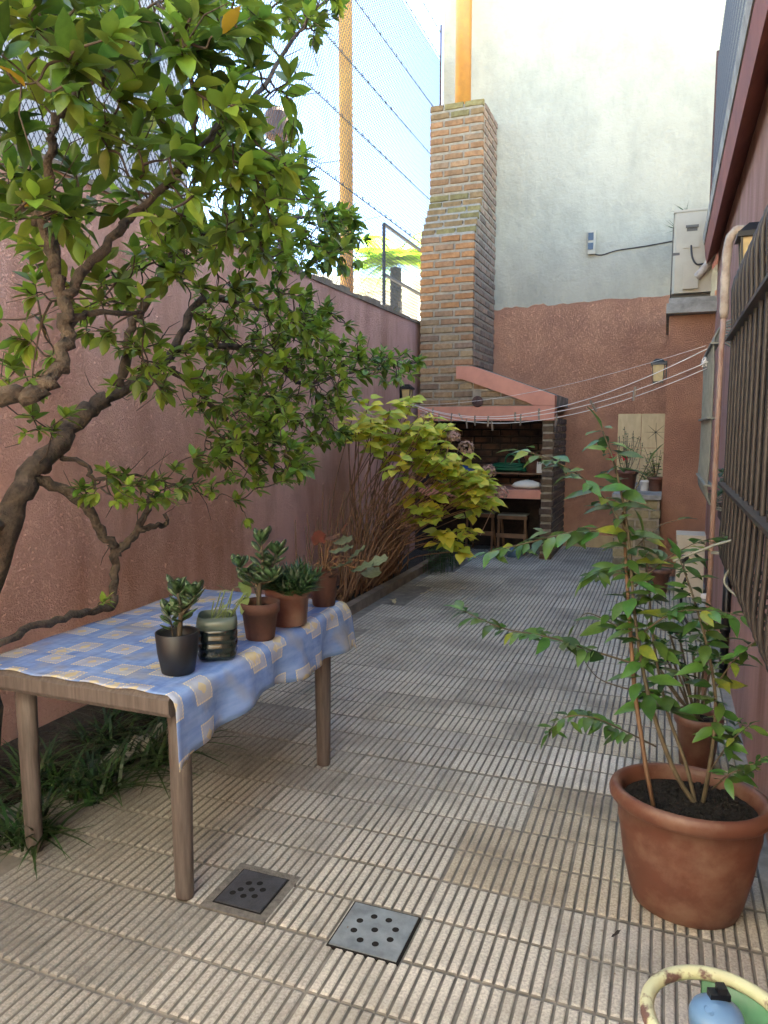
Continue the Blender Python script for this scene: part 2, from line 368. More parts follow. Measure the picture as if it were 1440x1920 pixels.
# house on the right with eave and window openings
hs = thing('house', 'terracotta house side wall with red eave along the right edge', 'house', (XR, 4, 0))
b = B(); W1 = (1.45, 2.8, 1.05, 2.0); W2 = (4.35, 5.35, 1.1, 2.0)
def wallx(y0, y1, z0, z1): b.box(XR, XR+.3, y0, y1, z0, z1)
wallx(-1.5, W1[0], -.05, 3.3); wallx(W1[1], W2[0], -.05, 3.3); wallx(W2[1], 8.0, -.05, 3.3)
for W in (W1, W2): wallx(W[0], W[1], -.05, W[2]); wallx(W[0], W[1], W[3], 3.3)
part('wall', b, M['stucco_shaded'], hs)
for W in (W1, W2):
    wn = part('window', B().box(XR+.14, XR+.16, W[0], W[1], W[2], W[3]), M['glass'], hs)
    fb = B()
    for (a, c, d, e) in ((W[0], W[1], W[2], W[2]+.06), (W[0], W[1], W[3]-.06, W[3]), (W[0], W[0]+.06, W[2]+.06, W[3]-.06), (W[1]-.06, W[1], W[2]+.06, W[3]-.06), ((W[0]+W[1])/2-.03, (W[0]+W[1])/2+.03, W[2]+.06, W[3]-.06)):
        fb.box(XR+.10, XR+.138, a, c, d, e)
    part('window_frame', fb, M['white'], wn)
b = B(); b.prism([(.29, 3.06), (.42, 3.22), (.8, 3.3), (.8, 3.42), (.27, 3.26)], 'y', -1.5, 8.7); part('eave', b, M['redeave'], hs)
b = B(); b.prism([(.262, 3.262), (.8, 3.425), (.8, 3.75), (.40, 3.6), (.25, 3.34)], 'y', -1.5, 9.6); part('roof_edge', b, M['concrete'], hs)
# service block at the end of the house, with slab
sb = thing('service_block', 'terracotta stucco block with slab top beside the back wall', 'building', (.2, 8.8, 0))
part('wall', B().box(-.02, .399, 8.0, YB-.01, -.05, 2.62), M['stucco'], sb)
part('slab', B().box(-.05, .42, 7.86, YB-.012, 2.625, 2.72).box(-.03, .42, 7.9, YB-.012, 2.722, 2.775), M['concrete'], sb)
part('parapet_block', B().box(.04, .42, 8.75, 9.3, 2.78, 3.80), M['plaster'], sb)

# ================================================================== BARBECUE
bq = thing('barbecue', 'brick barbecue with tall chimney and terracotta hood against the back wall', 'barbecue', (-2.0, 9, 0))
YF = 8.5
def yfront(z): return YF if z < 3.72 else (lerp(YF, 8.85, (z-3.72)/.5) if z < 4.22 else 8.85)
cx0, cx1 = -2.79, -2.14
core = B()
zs = [1.6, 3.72, 4.22, 5.3]
for a, c in zip(zs[:-1], zs[1:]):
    vs = [(cx0+.012, yfront(a)+.014, a), (cx1-.012, yfront(a)+.014, a), (cx1-.012, YB-.02, a), (cx0+.012, YB-.02, a), (cx0+.012, yfront(c)+.014, c), (cx1-.012, yfront(c)+.014, c), (cx1-.012, YB-.02, c), (cx0+.012, YB-.02, c)]
    core.add(vs, [(0, 1, 5, 4), (1, 2, 6, 5), (2, 3, 7, 6), (3, 0, 4, 7), (4, 5, 6, 7), (3, 2, 1, 0)])
core.prism([(cx1-.011, 1.77), (-1.28, 1.77), (-1.28, 1.86), (cx1-.011, 2.16)], 'y', YF+.014, YF+.12)
part('mortar_core', core, M['mortar'], bq)
def brick_mesh(i):
    r = random.Random(i); vs = []
    for z in (0, 1):
        for (x, y) in ((0, 0), (1, 0), (1, 1), (0, 1)):
            vs.append([x, y, z])
    # chamfered irregular box: front face (y=0) inset
    b = B(); c = .06; j = lambda a: r.uniform(-a, a)
    ring = lambda y, ix, iz: [(ix+j(.012), y, iz+j(.05)), (.5, y+j(.03), iz+j(.06)), (1-ix+j(.012), y, iz+j(.05)), (1-ix+j(.012), y, 1-iz+j(.05)), (.5, y+j(.03), 1-iz+j(.06)), (ix+j(.012), y, 1-iz+j(.05))]
    v = ring(1, 0, 0)+ring(.35, 0, 0)+ring(0, .025, .10)
    fs = [(i, (i+1) % 6, (i+1) % 6+6, i+6) for i in range(6)]+[(6+i, 6+(i+1) % 6, 12+(i+1) % 6, 12+i) for i in range(6)]+[(12, 13, 16, 17), (13, 14, 15, 16)]
    b.add(v, fs); return b.mesh('brick', M['brick'])
BM = [brick_mesh(i) for i in range(6)]
def brick_col(z, side=False, mossy=False):
    t = random.random()
    if mossy: c = (.27, .22, .09) if t < .6 else (.30, .19, .09)
    elif 2.75 < z < 3.72: c = random.choice([(.50, .24, .10), (.46, .21, .085), (.42, .22, .11), (.36, .21, .12)])
    elif z >= 4.2: c = random.choice([(.40, .21, .10), (.36, .20, .10), (.43, .25, .13), (.30, .19, .11)])
    else: c = random.choice([(.40, .26, .14), (.38, .25, .14), (.32, .21, .13), (.38, .21, .11), (.28, .185, .125), (.42, .29, .16)])
    if side: c = (.36, .24, .17) if t < .6 else (.29, .20, .15)
    k_ = random.uniform(.85, 1.12); return tuple(a*k_ for a in c)
def brick(x0, x1, yf, z0, z1, col, axis='x', parent=bq, proud=.012):
    me = random.choice(BM); dp = .05
    if axis == 'x': T = Matrix.Translation((x0, yf-proud+.012, z0)) @ Matrix.Diagonal((x1-x0, dp, z1-z0, 1))
    else:           # on a face looking +x : runs along y
        T = Matrix.Translation((yf+proud-.012, x0, z0)) @ Matrix.Rotation(math.pi/2, 4, 'Z') @ Matrix.Diagonal((x1-x0, dp, z1-z0, 1))
    return link('brick', me, parent, T, col)
CS = .094; z = 1.78; c = 0
while z < 5.27:
    yf = yfront(z+.03)
    moss = 3.72 < z < 4.25 or z > 5.15
    # front
    segs = [(0, .16), (.18, .405), (.425, .65)] if c % 2 else [(0, .235), (.255, .48), (.50, .65)]
    hood_x = None
    for (a, d) in segs: brick(cx0+a, cx0+d, yf, z, z+.068, brick_col(z, mossy=moss))
    # right side of the chimney
    if z > 2.2:
        y = yf+.02+(.11 if c % 2 else 0)
        while y < YB-.08:
            y2 = min(y+.225, YB-.02); brick(y, y2, cx1, z, z+.068, brick_col(z, True), 'y'); y = y2+.018
    z += CS; c += 1
# brick infill of the hood triangle
z = 1.78; c = 0
while z < 2.1:
    xe = lerp(cx1, -1.30, (2.17-z-.07)/.37)-.03; x = cx1+.012+(.09 if c % 2 else .0)
    while x < xe-.08: x2 = min(x+.225, xe); brick(x, x2, YF, z, z+.068, brick_col(z)); x = x2+.018
    z += CS; c += 1
# side wall (pillar) of the hearth
part('pillar_core', B().box(-1.315, -1.20, YF+.012, YB-.02, -.03, 1.60), M['mortar'], bq)
z = .01; c = 0; rest = B()
while z < 1.58:
    j = random.uniform(-.012, .012)
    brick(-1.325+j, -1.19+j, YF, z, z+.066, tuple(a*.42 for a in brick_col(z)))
    y = YF+.06+(.1 if c % 2 else 0)
    while y < YB-.1:
        y2 = min(y+.225, YB-.03)
        rest.inst(random.choice(BM), Matrix.Translation((-1.19, y, z)) @ Matrix.Rotation(math.pi/2, 4, 'Z') @ Matrix.Diagonal((y2-y, .03, .066, 1))); y = y2+.02
    z += .086; c += 1
z = .82; c = 0
while z < 1.6:
    x = -2.78+(.1 if c % 2 else 0)
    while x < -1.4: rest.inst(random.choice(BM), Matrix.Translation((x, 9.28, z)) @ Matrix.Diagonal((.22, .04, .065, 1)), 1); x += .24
    z += .086; c += 1
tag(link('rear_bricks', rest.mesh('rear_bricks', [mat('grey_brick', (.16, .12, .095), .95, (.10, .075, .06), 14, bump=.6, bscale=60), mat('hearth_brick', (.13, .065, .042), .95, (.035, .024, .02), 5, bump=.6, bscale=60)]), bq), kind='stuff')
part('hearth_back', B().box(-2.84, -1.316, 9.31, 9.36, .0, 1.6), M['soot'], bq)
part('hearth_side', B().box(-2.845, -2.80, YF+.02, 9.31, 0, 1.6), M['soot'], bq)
# hood trim: lintel beam, sloping band and sloping roof
part('lintel', B().box(-2.80, -1.185, YF-.03, YF+.16, 1.60, 1.765), M['trim'], bq)
b = B(); b.prism([(-2.33, 2.09), (-2.26, 2.085), (-1.50, 1.81), (-1.42, 1.768), (-1.185, 1.768), (-1.185, 1.88), (-2.12, 2.225), (-2.33, 2.235)], 'y', YF-.028, YF+.13); part('sloping_band', b, M['trim'], bq)
b = B(); b.add([(-2.12, YF+.13, 2.10), (-1.185, YF+.13, 1.77), (-1.185, YB-.01, 1.77), (-2.12, YB-.01, 2.10), (-2.12, YF+.13, 2.23), (-1.18, YF+.13, 1.885), (-1.18, YB-.01, 1.885), (-2.12, YB-.01, 2.23)], [(0, 1, 2, 3), (7, 6, 5, 4), (0, 4, 5, 1), (1, 5, 6, 2), (2, 6, 7, 3), (3, 7, 4, 0)]); part('hood_roof', b, M['concrete'], bq)
part('counter', B().box(-2.80, -1.318, YF+.01, 9.3, .70, .80), M['trim'], bq)
part('shelf', B().box(-2.2, -1.318, 8.95, 9.27, .955, .975), M['woodlight'], bq)
# damper disc
T = Matrix.Translation(P(895, 753, y=YF-.03)) @ Matrix.Rotation(math.pi/2, 4, 'X')
b = B(); b.lathe([(0, -.01), (.062, -.01), (.066, 0), (.062, .012), (.02, .02), (.0, .02)], (0, 0, 0), 20); b.box(-.012, .012, -.05, .055, .02, .035)
link('damper', b.mesh('damper', M['rust'], False), bq, T)
# flue pole above the chimney
fp = thing('flue_pole', 'orange painted steel pole rising out of the brick chimney top', 'pole', (-2.45, 9.25, 5.3))
p0 = P(868, 180, y=9.25); part('pole', B().tube([(p0.x, 9.25, 5.2), (p0.x, 9.25, 9.0)], .098, 20), M['orange'], fp, True)
part('joint_band', B().tube([(p0.x, 9.25, 5.305), (p0.x, 9.25, 5.33)], .106, 20), M['orange'], fp, True)

# ================================================================== FENCE ABOVE THE WALL
NETX = XL-.05
fn = thing('net_fence', 'fine wire net stretched above the garden wall against the sky', 'fence', (NETX, 5, 2.79))
b = B(); z0, z1, y0, y1, st = 2.80, 6.2, 1.0, 9.62, .038
def wire(a, c, r=.0026): 
    a = Vector(a); c = Vector(c); b.tube([a, c], r, 3, cap=False)
q = y0-(z1-z0)*.55
while q < y1:
    for s in (1, -1):
        ya, yb = (q, q+(z1-z0)*.55); za, zb = (z0, z1) if s > 0 else (z1, z0)
        t0 = max(0, (y0-ya)/(yb-ya)); t1 = min(1, (y1-ya)/(yb-ya))
        if t1 > t0: wire((NETX+s*.001, lerp(ya, yb, t0), lerp(za, zb, t0)), (NETX+s*.001, lerp(ya, yb, t1), lerp(za, zb, t1)))
    q += st
tag(part('netting', b, M['wire'], fn), kind='stuff')
for zz in (6.2, 6.5, 5.5, 4.9, 4.35, 3.75):
    b = B(); b.tube([(NETX+.02, 1.0, zz), (NETX+.02, 5.2, zz-.02), (NETX+.02, 9.6, zz)], .004, 4)
    yv = 1.2
    while yv < 9.6:
        b.tube([(NETX+.02, yv-.01, zz-.02), (NETX+.02, yv+.01, zz+.02)], .003, 3); b.tube([(NETX+.005, yv, zz+.015), (NETX+.035, yv, zz-.015)], .003, 3); yv += .16
    part('barbed_wire', b, M['wire'], fn)
part('post', B().tube([(NETX+.02, 9.58, 5.5), (NETX+.02, 9.58, 6.6)], .013, 6), M['rust'], fn)
px_ = P(649, 300, x=-4.0)
M['sunlit_orange'] = mat('sunlit_orange_paint', (.78, .36, .05), .5, (.66, .28, .04), 3)  # flue pole's orange, lightened in the colour to look sunlit
po = solo('fence_pole', B().tube([(-4.0, px_.y, -.05), (-4.0, px_.y, 6.9)], .088, 18).lathe([(.094, 0), (.094, .05), (0, .07)], (-4.0, px_.y, 6.9), 18), M['sunlit_orange'], 'slim orange pole standing behind the net beside the tree', 'pole', smooth=True)
fr = thing('iron_frame', 'dark iron pipe frame standing beyond the net near the palm', 'frame', (-3.6, 9.43, 2))
part('post', B().tube([(-3.6, 9.43, -.05), (-3.6, 9.43, 4.2)], .024, 8), M['iron'], fr)
part('rail', B().tube([(-3.6, 9.44, 4.2), (-3.6, 13.5, 4.2)], .024, 8), M['iron'], fr)
part('rail', B().tube([(-3.6, 9.44, 3.55), (-3.6, 13.5, 3.55)], .024, 8), M['iron'], fr)
part('post', B().tube([(-3.6, 13.5, -.05), (-3.6, 13.5, 4.23)], .024, 8), M['iron'], fr)
b = B()
for i in range(170):
    y = random.uniform(5.5, 9.5); h = random.uniform(.03, .11); x = XL+random.uniform(-.14, .02)
    d = Vector((random.uniform(-.03, .05), random.uniform(-.04, .04), h)); p = Vector((x, y, 2.78)); b.add([p+Vector((0, -.006, 0)), p+Vector((0, .006, 0)), p+d], [(0, 1, 2)])
tag(link('dry_grass', b.mesh('dry_grass', M['drygrass'])), 'dry grass and moss growing on the top of the garden wall', 'grass', kind='stuff')
fb = thing('far_building', 'low white building beyond the net under the palm', 'building', (-8, 18, 0))
part('wall', B().box(-14, -5.3, 16, 22, -.05, 4.6), M['farwhite'], fb); part('roof', B().prism([(-14.2, 4.6), (-5.1, 4.6), (-5.1, 4.75), (-9.5, 5.3), (-14.2, 4.75)], 'y', 15.9, 22.1), M['farwhite'], fb)
# palm
pc = P(742, 492, y=12.6)
pt = thing('palm_tree', 'bright green palm crown behind the iron frame', 'tree', (pc.x, pc.y, 0))
part('trunk', B().tube([(pc.x+.1, pc.y, -.05), (pc.x+.03, pc.y, 2), (pc.x, pc.y, pc.z-.1)], [.16, .12, .10], 10), M['bark'], pt, True)
b = B()
for i in range(26):
    a = i*2.4; el = random.uniform(.0, 1.35); L_ = random.uniform(.9, 1.25)
    dirh = Vector((math.cos(a), math.sin(a), 0)); pts = []
    for k_ in range(9):
        t = k_/8; pts.append(Vector(pc)+dirh*(L_*t*math.cos(el*(1-t*.4)))+Vector((0, 0, L_*(t*math.sin(el)-.55*t*t))))
    b.tube(pts, [.012*(1-.8*k_/8) for k_ in range(9)], 4)
    sdv = dirh.cross(Vector((0, 0, 1)))
    for k_ in range(1, 32):
        t = k_/32*8; i0 = min(int(t), 7); p = pts[i0].lerp(pts[i0+1], t-i0); ll = .38*math.sin(math.pi*min(1, k_/34+.12))
        for s in (-1, 1):
            d = (sdv*s+dirh*.55+Vector((0, 0, -.25))).normalized()*ll; wv = dirh*.013
            b.add([p-wv, p+wv, p+d*.6+wv*.8+Vector((0, 0, .01)), p+d], [(0, 1, 2), (0, 2, 3)])
part('crown', b, M['palm'], pt)
tk = P(522, 230, y=9.5)
solo('roof_tank', B().lathe([(0, 0), (.17, 0), (.18, .05), (.18, .30), (.15, .36), (0, .38)], (tk.x, tk.y, tk.z-.2), 16).tube([(tk.x, tk.y, -.05), (tk.x, tk.y, tk.z-.2)], .04, 8), M['rust'], 'dark brown tank on a post beyond the net behind leaves', 'tank')

# ================================================================== TREE
tr = thing('tree', 'leafy evergreen tree with twisted limbs leaning over the table', 'tree', (-2.55, 2.2, 0))
nodes = []
trunkb = B()
def limb(pts, r0, r1, n=9, k=5, jit=.006):
    p = smooth_path(pts, k); m = len(p)
    rad = [lerp(r0, r1, i/(m-1))*(1+.12*math.sin(i*1.7+r0*99)) for i in range(m)]
    p = [q+rv(jit+.12*r0) for q in p]
    trunkb.tube(p, rad, n); nodes.extend(p)
X = -2.45
A0 = Vector((-2.62, 2.15, -.05))
fork = P(20, 960, x=-2.45)
limb([A0, (-2.60, 2.16, .35), (-2.56, 2.15, .75), fork+Vector((-.02, 0, -.06)), P(45, 905, x=-2.43), P(100, 842, x=-2.40), P(155, 782, x=-2.36), P(195, 748, x=-2.33)], .062, .034, 12)
limb([P(195, 748, x=-2.33), P(260, 715, x=-2.3), P(318, 672, x=-2.27), P(332, 640, x=-2.25), P(370, 568, x=-2.2), P(420, 560, x=-2.15), P(485, 577, x=-2.1), P(512, 570, x=-2.08), P(560, 590, x=-2.05), P(590, 610, x=-2.05), P(615, 662, x=-2.0)], .026, .009)
limb([P(225, 725, x=-2.32), P(238, 660, x=-2.3), P(250, 605, x=-2.25), P(275, 570, x=-2.2), P(300, 520, x=-2.1), P(330, 470, x=-2.0), P(400, 430, x=-1.95), P(480, 420, x=-1.95), P(560, 410, x=-2.0), P(640, 410, x=-2.1)], .024, .007)
limb([P(330, 660, x=-2.26), P(400, 650, x=-2.2), P(475, 655, x=-2.15), P(530, 690, x=-2.1), P(575, 722, x=-2.1), P(640, 700, x=-2.1), P(720, 690, x=-2.1), P(780, 680, x=-2.1)], .02, .005)
limb([P(320, 690, x=-2.27), P(380, 740, x=-2.2), P(430, 800, x=-2.2), P(480, 850, x=-2.15), P(530, 880, x=-2.1)], .018, .005)
limb([P(60, 900, x=-2.43), P(110, 912, x=-2.38), P(160, 950, x=-2.32), P(195, 1003, x=-2.28), P(215, 1032, x=-2.25), P(213, 1070, x=-2.25), P(212, 1110, x=-2.22), P(208, 1136, x=-2.2), P(150, 1150, x=-2.15), P(75, 1172, x=-2.1), P(0, 1207, x=-2.05), P(-80, 1240, x=-2.0)], .024, .012, 10)
limb([P(215, 1040, x=-2.25), P(240, 1015, x=-2.22), P(262, 990, x=-2.2), P(277, 950, x=-2.2), P(280, 930, x=-2.2)], .021, .012, 9)
limb([P(262, 992, x=-2.2), P(290, 985, x=-2.17), P(312, 985, x=-2.15), P(310, 965, x=-2.13)], .016, .008)
limb([P(115, 860, x=-2.38), P(160, 870, x=-2.3), P(178, 900, x=-2.25), P(240, 890, x=-2.2), P(300, 900, x=-2.15)], .012, .005)
# nearer dark limb coming in from the left
limb([fork+Vector((-.03, 0, -.05)), (-2.3, 1.85, 1.15), (-1.95, 1.6, 1.38), P(-60, 748, d=1.95), P(0, 745, d=1.95), P(60, 738, d=1.95), P(100, 706, d=1.97), P(121, 660, d=2.0), P(126, 600, d=2.0), P(116, 552, d=2.0), P(105, 500, d=2.0), P(93, 440, d=2.02), P(60, 400, d=2.0), P(0, 365, d=1.95)], .03, .011, 11)
limb([P(121, 560, d=2.0), P(165, 503, d=2.05), P(215, 440, d=2.1), P(250, 402, d=2.15), P(318, 342, d=2.2), P(358, 282, d=2.25), P(363, 205, d=2.25), P(355, 140, d=2.25), P(335, 80, d=2.2), P(300, 0, d=2.2)], .015, .005)
limb([P(98, 270, d=1.9), P(112, 210, d=1.9), P(180, 145, d=1.9), P(240, 95, d=1.95), P(295, 48, d=2.0), P(340, 0, d=2.0)], .012, .005)
limb([P(105, 500, d=2.0), P(85, 440, d=1.98), P(92, 350, d=1.93), P(98, 270, d=1.9)], .016, .011)
limb([P(360, 285, d=2.25), P(420, 230, d=2.4), P(480, 180, d=2.5), P(540, 90, d=2.7), P(590, 20, d=2.8), P(640, -20, d=2.9)], .011, .004)
limb([P(120, 640, d=2.0), P(150, 590, d=2.05), P(210, 588, d=2.15), P(270, 590, d=2.3)], .012, .006)
part('trunk', trunkb, M['bark'], tr, True)
blobs = [  # u, v, ru, rv, dmin, dmax, clusters, leaf length
 (110, 110, 150, 130, 1.5, 2.3, 32, 0.086), (330, 150, 190, 150, 1.8, 2.6, 46, 0.086), (490, 230, 75, 130, 2.1, 2.8, 20, 0.084),
 (50, 320, 80, 120, 1.6, 2.3, 16, 0.086), (220, 330, 170, 110, 1.8, 2.6, 32, 0.084), (430, 360, 120, 110, 2.2, 3.1, 56, 0.071), (330, 20, 240, 60, 1.8, 2.6, 28, 0.084),
 (585, 25, 70, 55, 2.6, 3.2, 27, 0.050), (110, 480, 110, 60, 2, 2.6, 9, 0.078), (400, 470, 160, 80, 2.6, 3.7, 77, 0.067),
 (560, 430, 100, 80, 3.3, 4.4, 77, 0.067), (635, 450, 55, 60, 4, 4.8, 39, 0.067), (540, 310, 45, 60, 2.8, 3.4, 20, 0.067),
 (490, 610, 130, 80, 3.2, 4.5, 99, 0.067), (600, 640, 90, 70, 4, 5, 77, 0.067), (725, 685, 68, 32, 4.7, 5.3, 40, 0.067), (560, 740, 120, 60, 3.6, 4.7, 69, 0.067),
 (450, 760, 100, 70, 3, 3.9, 56, 0.067), (490, 860, 95, 55, 3.2, 4, 56, 0.067), (615, 800, 45, 45, 4.2, 4.8, 20, 0.067), (60, 690, 70, 70, 2.2, 2.8, 9, 0.074),
 (70, 790, 60, 50, 2.4, 2.9, 5, 0.059), (290, 690, 110, 60, 2.6, 3.3, 27, 0.063), (230, 915, 110, 35, 2.8, 3.3, 22, 0.059), (370, 890, 60, 40, 3, 3.5, 14, 0.059), (455, 960, 25, 40, 3.3, 3.6, 3, 0.063),
 (215, 1125, 25, 18, 2.9, 3, 1, 0.059), (20, 600, 60, 80, 2.1, 2.5, 5, 0.074), (200, 580, 100, 60, 2.3, 3, 20, 0.063)]
cl = []
for (u, v, ru, rv_, d0, d1, n, ll) in blobs:
    for i in range(n):
        a = random.uniform(0, 2*math.pi); q = math.sqrt(random.random())
        p = P(u+ru*q*math.cos(a), v+rv_*q*math.sin(a), d=random.uniform(d0, d1))
        if p.x < XL+.08: p = P(u+ru*q*math.cos(a), v+rv_*q*math.sin(a), x=XL+.08+random.uniform(0, .3))
        if p.x < XL+.06: continue
        cl.append((p, ll*random.uniform(.8, 1.2)))
for i in range(150):  # crown clusters out of view, added to shade the left floor
    p = Vector((random.uniform(-2.75, -1.15), random.uniform(-.4, 1.5), random.uniform(2.3, 3.1))); dd = p-_C; zz = dd.dot(_F)
    if zz > .05 and -60 < 720+FPX*dd.dot(_R)/zz < 1500 and 960-FPX*dd.dot(_U)/zz > -80: continue
    cl.append((p, .10))
NA = np.array([tuple(p) for p in nodes])
order = sorted(range(len(cl)), key=lambda i: float(((NA-np.array(cl[i][0]))**2).sum(1).min()))
tw = B(); leaves = []
LM = [leaf_mesh('leaf', M['leaf'], tuple(w_*ws for w_ in pr_), fo, cu, wa, i) for i, (pr_, ws, fo, cu, wa) in enumerate(((OV, 1, .3, -.18, .1), (OV, 1.15, .15, -.4, .2), (OBOV, .85, .4, .05, .15), (OBOV, 1, .2, -.3, .25), (LANCE, 1, .45, -.1, .1), (OV, .8, .6, -.55, .3), (OBOV, 1.1, .1, -.2, .3)))]
LY = [leaf_mesh('leaf', M['youngleaf'], OV, .3, -.1, .1, 9)]; LYE = leaf_mesh('leaf', M['yellowleaf'], OV, .3, -.3, .1, 11)
LC = leaf_mesh('leaf_low', M['leafi'], (.01, .2, .25, .17, .004), .28, -.2)
for i in order:
    p, ll = cl[i]; D2 = ((NA-np.array(p))**2).sum(1); j = int(D2.argmin()); q = Vector(NA[j]); dist = (p-q).length
    m1 = q.lerp(p, .35)+rv(dist*.13)-Vector((0, 0, dist*.04)); m2 = q.lerp(p, .7)+rv(dist*.10)
    path = smooth_path([q, m1, m2, p], 3); tw.tube(path, [lerp(.0042, .0018, k_/(len(path)-1)) for k_ in range(len(path))], 5, cap=False)
    NA = np.vstack([NA, np.array([tuple(x_) for x_ in path[2:]])])
    ax = (p-m2).normalized()
    if ax.length < .5: ax = Vector((0, 0, 1))
    ax = (ax+Vector((0, 0, .5))).normalized()
    o1 = ax.orthogonal().normalized(); o2 = ax.cross(o1)
    nl = random.randint(6, 9); young = random.random() < (.34 if p.length > 3.3 else .08)
    for k_ in range(nl):
        a = k_*2.4+random.uniform(-.4, .4); sp = lerp(1.15, .35, k_/nl)
        d = (ax*math.cos(sp)+(o1*math.cos(a)+o2*math.sin(a))*math.sin(sp)+Vector((0, 0, -.12)))
        base = p-ax*ll*.35*(1-k_/nl)
        T = frame(base, d, Vector((0, 0, 1))+rv(.35), ll*random.uniform(.75, 1.15), random.uniform(.85, 1.15), random.uniform(-.4, .4))
        leaves.append(((base-_C).length/ll if base.y > 1.15 or base.z < 2.2 else 99, T, young))
for i in range(420):
    q = Vector(NA[random.randrange(len(NA))]); d = (rv(1)+Vector((.2, 0, .1))).normalized()*random.uniform(.06, .2); e = q+d
    if e.x > XL+.03: tw.tube([q, q+d*.5+rv(.02), e], [.0022, .0018, .001], 4, cap=False)
tag(part('twigs', tw, M['twig'], tr, True), kind='stuff')
leaves.sort(key=lambda t: t[0]); fol = B(); foy = B()
for i, (dd, T, yg) in enumerate(leaves):
    if i < 300:
        me = LYE if i % 75 == 40 else (LY[0] if yg else LM[i % 7]); link('leaf', me, tr, T)
    else: (foy if yg else fol).inst(LC, T)
tag(part('foliage', fol, M['leafi'], tr, True), kind='stuff')
tag(part('young_foliage', foy, mat('young_leaf_mass', (.20, .31, .04), .45, island=.35, trans=.45), tr, True), kind='stuff')

# ================================================================== TABLE
tb = thing('table', 'weathered wooden patio table with round legs under the blue cloth', 'table', (-1.7, 2.38, 0))
TZ = .715
b = B(); b.prism([(1.745, .645), (1.735, .66), (1.735, .70), (1.75, TZ), (3.02, TZ), (3.035, .70), (3.035, .66), (3.025, .645)], 'x', -2.14, -1.345); part('tabletop', b, M['wood'], tb)
for (x, y) in ((-1.395, 1.85), (-1.385, 2.865), (-2.06, 1.88), (-2.06, 2.88)):
    part('leg', B().lathe([(.030, 0), (.032, .01), (.0375, .45), (.040, .644)], (x, y, 0), 16, 1, .8), M['wood'], tb, True)
part('rail', B().box(-1.40, -1.375, 1.86, 2.86, .59, .644), M['wood'], tb)
# tablecloth
cm = bpy.data.materials.new('patterned_oilcloth'); cm.use_nodes = True
nt = cm.node_tree; L = nt.links.new; bs = nt.nodes['Principled BSDF']; bs.inputs['Roughness'].default_value = .27
uv = _n(nt, 'ShaderNodeUVMap'); 
def math_(op, a, b_=None):
    n = _n(nt, 'ShaderNodeMath', operation=op)
    for i, v in enumerate((a, b_)):
        if v is None: continue
        if hasattr(v, 'is_linked'): L(v, n.inputs[i])
        else: n.inputs[i].default_value = v
    return n.outputs[0]
def mixc(f, a, b_):
    x = _n(nt, 'ShaderNodeMix', data_type='RGBA')
    for i, v in ((0, f), (6, a), (7, b_)):
        if hasattr(v, 'is_linked'): L(v, x.inputs[i])
        else: x.inputs[i].default_value = v if i == 0 else (*v, 1)
    return x.outputs[2]
no = _n(nt, 'ShaderNodeTexNoise'); no.inputs['Scale'].default_value = 7; no.inputs['Detail'].default_value = 6
mp = _n(nt, 'ShaderNodeMapping'); mp.inputs['Scale'].default_value = (5, 1.2, 1); L(uv.outputs[0], mp.inputs[0]); L(mp.outputs[0], no.inputs['Vector'])
base = mixc(no.outputs['Fac'], (.05, .14, .42), (.30, .43, .68))
no2 = _n(nt, 'ShaderNodeTexNoise'); no2.inputs['Scale'].default_value = 5; L(uv.outputs[0], no2.inputs['Vector'])
gry = _n(nt, 'ShaderNodeMapRange'); gry.inputs[1].default_value = .52; gry.inputs[2].default_value = .66; L(no2.outputs['Fac'], gry.inputs[0])
base = mixc(gry.outputs[0], base, (.26, .29, .34))
def squares(base, cell, ofs, size, prob, ring):
    m = _n(nt, 'ShaderNodeMapping'); m.inputs['Scale'].default_value = (1/cell, 1/cell, 1); m.inputs['Location'].default_value = (*ofs, 0); L(uv.outputs[0], m.inputs[0])
    fl = _n(nt, 'ShaderNodeVectorMath', operation='FLOOR'); L(m.outputs[0], fl.inputs[0])
    fr_ = _n(nt, 'ShaderNodeVectorMath', operation='FRACTION'); L(m.outputs[0], fr_.inputs[0])
    wn = _n(nt, 'ShaderNodeTexWhiteNoise', noise_dimensions='2D'); L(fl.outputs[0], wn.inputs['Vector'])
    sep = _n(nt, 'ShaderNodeSeparateXYZ'); L(fr_.outputs[0], sep.inputs[0]); sc = _n(nt, 'ShaderNodeSeparateColor'); L(wn.outputs['Color'], sc.inputs[0])
    ax_ = math_('ABSOLUTE', math_('SUBTRACT', sep.outputs[0], math_('ADD', .4, math_('MULTIPLY', sc.outputs[0], .2))))
    ay_ = math_('ABSOLUTE', math_('SUBTRACT', sep.outputs[1], math_('ADD', .4, math_('MULTIPLY', sc.outputs[1], .2))))
    mx = math_('MAXIMUM', ax_, ay_); on = math_('LESS_THAN', wn.outputs['Value'], prob)
    ins = math_('MULTIPLY', math_('LESS_THAN', mx, size), on)
    dash = math_('GREATER_THAN', math_('SINE', math_('MULTIPLY', math_('ADD', sep.outputs[0], sep.outputs[1]), 90)), -.3)
    edge = math_('MULTIPLY', math_('MULTIPLY', math_('GREATER_THAN', mx, size-ring), ins), dash)
    core_ = math_('MULTIPLY', math_('LESS_THAN', math_('ADD', math_('MULTIPLY', ax_, 1.3), ay_), math_('MULTIPLY', no.outputs['Fac'], .30)), ins)
    c = mixc(math_('MULTIPLY', ins, .5), base, (.50, .49, .45)); c = mixc(math_('MULTIPLY', edge, .85), c, (.66, .58, .36))
    return mixc(math_('MULTIPLY', core_, .7), c, (.58, .46, .22))
base = squares(base, .155, (.1, .3), .30, .62, .035)
base = squares(base, .21, (.6, .15), .17, .5, .03)
L(base, bs.inputs['Base Color'])
